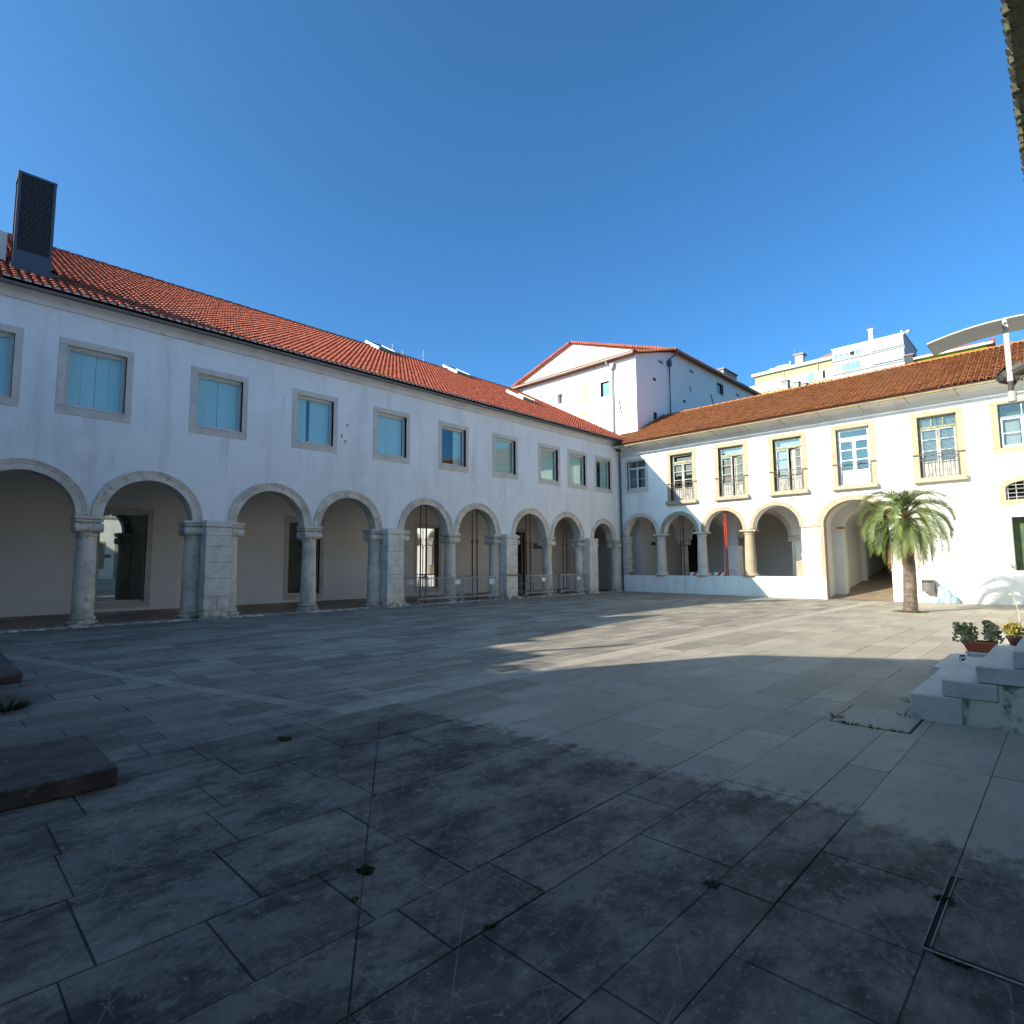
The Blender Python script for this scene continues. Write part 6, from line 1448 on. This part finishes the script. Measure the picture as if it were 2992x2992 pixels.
# ================================================================== PALM
t = thing('palm_tree', 'small feather palm with drooping grey green crown in front of the passage arch', 'palm', (15.68, -6.2, gz(15.7)))
px, py = 15.68, -6.2
def tp(z): return (px+.02*z+.02*math.sin(z*1.5), py+.01*z)
m = MB(); zs_ = [gz(15.7)-.02+k*.13 for k in range(25)]
m.tube([(*tp(z), z) for z in zs_], [.205-.02*min(1, z/1.0)-.022*max(0, z-1)/1.2 for z in zs_], 18)
m.build('trunk', TRUNK, t)
tr = [c for c in t.children if c.name.startswith('trunk')][0]
m = MB(); z = gz(15)+.02; row = 0
while z < 3.0:
    r_ = .205-.02*min(1, max(0, z))-.022*max(0, z-1)/1.2; n = 13
    for k in range(n):
        a = 2*math.pi*(k+.5*(row % 2))/n+rnd.uniform(-.05, .05); cx, cy = tp(z); e = Vector((math.cos(a), math.sin(a), 0)); s = Vector((-math.sin(a), math.cos(a), 0)); c = Vector((cx, cy, z))+e*(r_-.012)
        w = .058*rnd.uniform(.85, 1.15); h = .055; o = rnd.uniform(.028, .046)
        m.add([c-s*w, c+s*w, c+Vector((0, 0, h))+s*w*.55+e*o, c+Vector((0, 0, h))-s*w*.55+e*o, c+Vector((0, 0, -.03))+e*.004, c+Vector((0, 0, h+.012))+e*.002], [(0, 4, 1), (0, 1, 2, 3), (3, 2, 5), (0, 3, 5), (1, 5, 2)])
    z += .062; row += 1
m.build('leaf_scars', TRUNK, tr, kind='stuff')
def frond_mesh(L, droop, seedv, mt, lf=.30, nl=46, fold=.5, sparse=0.0):
    r_ = random.Random(seedv); m = MB(); pts = []; ang = 0
    # rachis in local x/z plane, starts along +x at the given rise angle; the object is rotated afterwards
    p = Vector((0, 0, 0)); n = 22; th = 0.0; rach = [p.copy()]
    for k in range(n):
        u = k/n; th = droop(u); d = Vector((math.cos(th), 0, math.sin(th))); p = p+d*(L/n); rach.append(p.copy())
    m.tube(rach, [.016*(1-.8*k/n)+.002 for k in range(n+1)], 5, tone=(.95, 1.0, .8))
    for k in range(nl):
        u = .16+.84*k/nl; i = min(n-1, int(u*n)); f = u*n-i; base = rach[i]*(1-f)+rach[i+1]*f; d = (rach[i+1]-rach[i]).normalized(); side = Vector((0, 1, 0)); upv = side.cross(d)*-1
        if upv.z < 0 and d.x > 0: upv = -upv
        for s in (-1, 1):
            if r_.random() < sparse: continue
            ll = lf*(math.sin(math.pi*min(.93, .14+u*.80))**.5)*r_.uniform(.85, 1.1)
            
            dir_ = (side*s*(.80-.25*u)+d*(.55+.5*u)+upv*(fold*.55+r_.uniform(-.12, .12))).normalized()
            mid = base+dir_*ll*.55; tip = base+dir_*ll+Vector((0, 0, -.14*ll)); w = (d*.0095)
            tt = r_.uniform(.40, 1.5); yl = r_.uniform(.8, 1.15); col_ = (tt*yl, tt, tt*r_.uniform(.7, 1.1))
            m.add([base-w*.6, base+w*.6, mid+w, mid-w, tip], [(0, 1, 2, 3), (3, 2, 4)], tone=col_)
    return m
def dro(a0, a1, pw): return lambda u: a0+(a1-a0)*u**pw
specs = [(dro(R(84), R(-62), 1.0), 1.75, LEAFP, 1.0), (dro(R(66), R(-88), .95), 1.85, LEAFP, 1.0), (dro(R(46), R(-100), .85), 1.85, LEAFP, 1.0), (dro(R(20), R(-104), .75), 1.75, LEAFP, .9), (dro(R(-15), R(-100), .6), 1.55, LEAFP, .8), (dro(R(-30), R(-94), .45), 1.65, DEADP, .5)]
meshes = []
for k, (dr, L, mt, f) in enumerate(specs):
    for v in range(3 if k < 5 else 3):
        mm = frond_mesh(L*(1+.05*(v-1)), dr, k*10+v, mt, lf=.44 if k < 4 else (.40 if k < 5 else .26), nl=int(L*40) if k < 5 else 34, fold=f*.7, sparse=0 if k < 5 else .25)
        o = mm.build('frond', mt, t); meshes.append((k, o.data)); bpy.data.objects.remove(o)
crown = Vector((tp(3.1)[0], tp(3.1)[1], 3.10))
counts = [8, 11, 13, 12, 10, 15]
for k, cnt in enumerate(counts):
    ms = [d for kk, d in meshes if kk == k]
    for i in range(cnt):
        a = 2*math.pi*(i+.37*k)/cnt+rnd.uniform(-.16, .16); ob = bpy.data.objects.new('frond', ms[i % len(ms)]); col.objects.link(ob); ob.parent = t; ob.matrix_parent_inverse = Matrix.Translation(-t.location)
        base = crown+Vector((math.cos(a)*.07, math.sin(a)*.07, .22-.085*k))
        ob.matrix_basis = Matrix.Translation(base) @ Matrix.Rotation(a, 4, 'Z') @ Matrix.Rotation(rnd.uniform(-.18, .18), 4, 'X')
for (dx, dy, zz) in ((-.17, .02, 5.02), (.15, .0, 5.05), (.02, .05, 4.4)):
    m = MB(); m.tube([(crown.x+dx*.25, crown.y+dy, 3.2), (crown.x+dx*.6, crown.y+dy, 4.0), (crown.x+dx*(1.1 if zz > 4.5 else .8), crown.y+dy, zz-.2)], [.022, .014, .003], 6, tone=(1.5, 1.5, 1.4)); m.build('spear_leaf', LEAFP, t)
m = MB()
for k in range(110):
    a = rnd.uniform(0, 6.28); zz = rnd.uniform(2.1, 3.15); c = Vector((*tp(zz), zz)); e = Vector((math.cos(a), math.sin(a), rnd.uniform(.6, 1.6))).normalized(); s = Vector((-math.sin(a), math.cos(a), 0))*.03
    m.add([c+e*.15-s, c+e*.15+s, c+e*.40+s*.3, c+e*.40-s*.3], [(0, 1, 2, 3)], tone=(rnd.uniform(.6, 1.2),)*3)
m.build('leaf_bases', DEADP, t, kind='stuff')
m = MB()
for k in range(900):
    a = rnd.uniform(0, 6.28); rr = rnd.uniform(.20, .55) if abs(math.cos(a+.4)) > .5 else rnd.uniform(.20, .34)
    p = Vector((px+rr*math.cos(a), py+rr*math.sin(a), gz(15)-.004)); h = rnd.uniform(.03, .11)*(1.3-rr); d = Vector((rnd.gauss(0, .5), rnd.gauss(0, .5), 1)).normalized(); s = Vector((rnd.gauss(0, 1), rnd.gauss(0, 1), 0)).normalized()*.005
    tt = rnd.uniform(.7, 2.2); m.add([p-s, p+s, p+d*h], [(0, 1, 2)], tone=(tt*1.5, tt*1.25, tt*.8))
o = m.build('grass_ring', GRASS, None, kind='stuff'); o['label'] = 'ring of yellowish grass round the foot of the palm'; o['category'] = 'grass'
m = MB(); m.prism([(px+.50*math.cos(a)*(1+.12*math.sin(3*a)), py+.42*math.sin(a)*(1+.1*math.cos(2*a))) for a in [2*math.pi*k/24 for k in range(24)]], 2, gz(15)-.01, gz(15)+.0045); o = m.build('planting_soil', SOIL); o['kind'] = 'structure'

# ================================================================== WALL LAMP ON A CURVED ARM
t = thing('wall_lamp', 'modern grey lamp with curved reflector wings and hanging floodlight at the right edge', 'lamp', (19.27, -18.0, 4.15))
m = MB(); m.bbox(19.235, 19.31, -18.02, -17.98, 4.46, 5.52, .008); m.build('mast', LAMPM, t)
m = MB(); m.tube([(19.272, -18.018, 5.42), (19.272, -18.024, 5.42)], .022, 12); m.build('bolt', LAMPD, t)
for s in (0, 1):
    m = MB(); n = 14
    def pt(kk):
        u = kk/n; return (19.24-.97*u if s == 0 else 19.30+.97*u), 5.40-.13*u*u
    for k in range(n):
        (xa, za), (xb, zb_) = pt(k), pt(k+1); ya, yb2 = -18.30, -17.62; th = .022
        m.add([(xa, ya, za), (xb, ya, zb_), (xb, ya, zb_+th), (xa, ya, za+th), (xa, yb2, za-.02), (xb, yb2, zb_-.02), (xb, yb2, zb_+th-.02), (xa, yb2, za+th-.02)], [(0, 1, 2, 3), (3, 2, 6, 7), (7, 6, 5, 4), (4, 5, 1, 0)])
    (xe, ze_) = pt(n); m.add([(xe, -18.30, ze_-.01), (xe, -18.30, ze_+.03), (xe, -17.62, ze_+.01), (xe, -17.62, ze_-.03)], [(0, 1, 2, 3)])
    m.build('reflector_wing', LAMPM, t)
m = MB(); m.tube([(19.275, -18, 4.28), (19.275, -18, 4.47)], .038, 10); m.build('neck', LAMPD, t)
m = MB(); m.tube([(19.278, -18, 4.14), (19.278, -18, 4.30)], .058, 18); m.build('socket', LAMPM, t)
m = MB(); m.tube([(19.33, -18, 4.27), (19.45, -18, 4.26), (19.6, -18, 4.18), (19.9, -18, 3.95), (20.6, -18, 3.7)], .014, 8); m.tube([(19.3, -18, 4.19), (19.42, -18, 4.14), (19.52, -18, 3.98), (19.55, -18, 3.8)], .006, 5); m.build('curved_arm', LAMPM, t)
m = MB(); m.tube([(19.15, -17.93, 4.66), (19.2, -17.9, 4.60), (19.36, -17.85, 4.52)], [.10, .13, .11], 12); m.tube([(19.26, -17.9, 4.62), (19.44, -17.9, 4.70)], [.12, .13], 12)
for k in range(9): a = k*.7; m.box(19.38+.06*math.cos(a), 19.41+.06*math.cos(a), -17.98, -17.80, 4.60+.11*math.sin(a), 4.615+.11*math.sin(a))
m.build('floodlight', LAMPD, t)
m = MB(); m.add([(19.12, -18.04, 4.60), (19.22, -18.06, 4.72), (19.22, -17.88, 4.74), (19.10, -17.88, 4.62)], [(0, 1, 2, 3)]); m.build('visor', LAMPM, t)
m = MB(); m.tube([(19.38, -17.95, 4.55), (19.45, -17.95, 4.50), (19.47, -17.95, 4.58), (19.43, -17.95, 4.72)], .007, 5); m.build('cable', LAMPD, t)
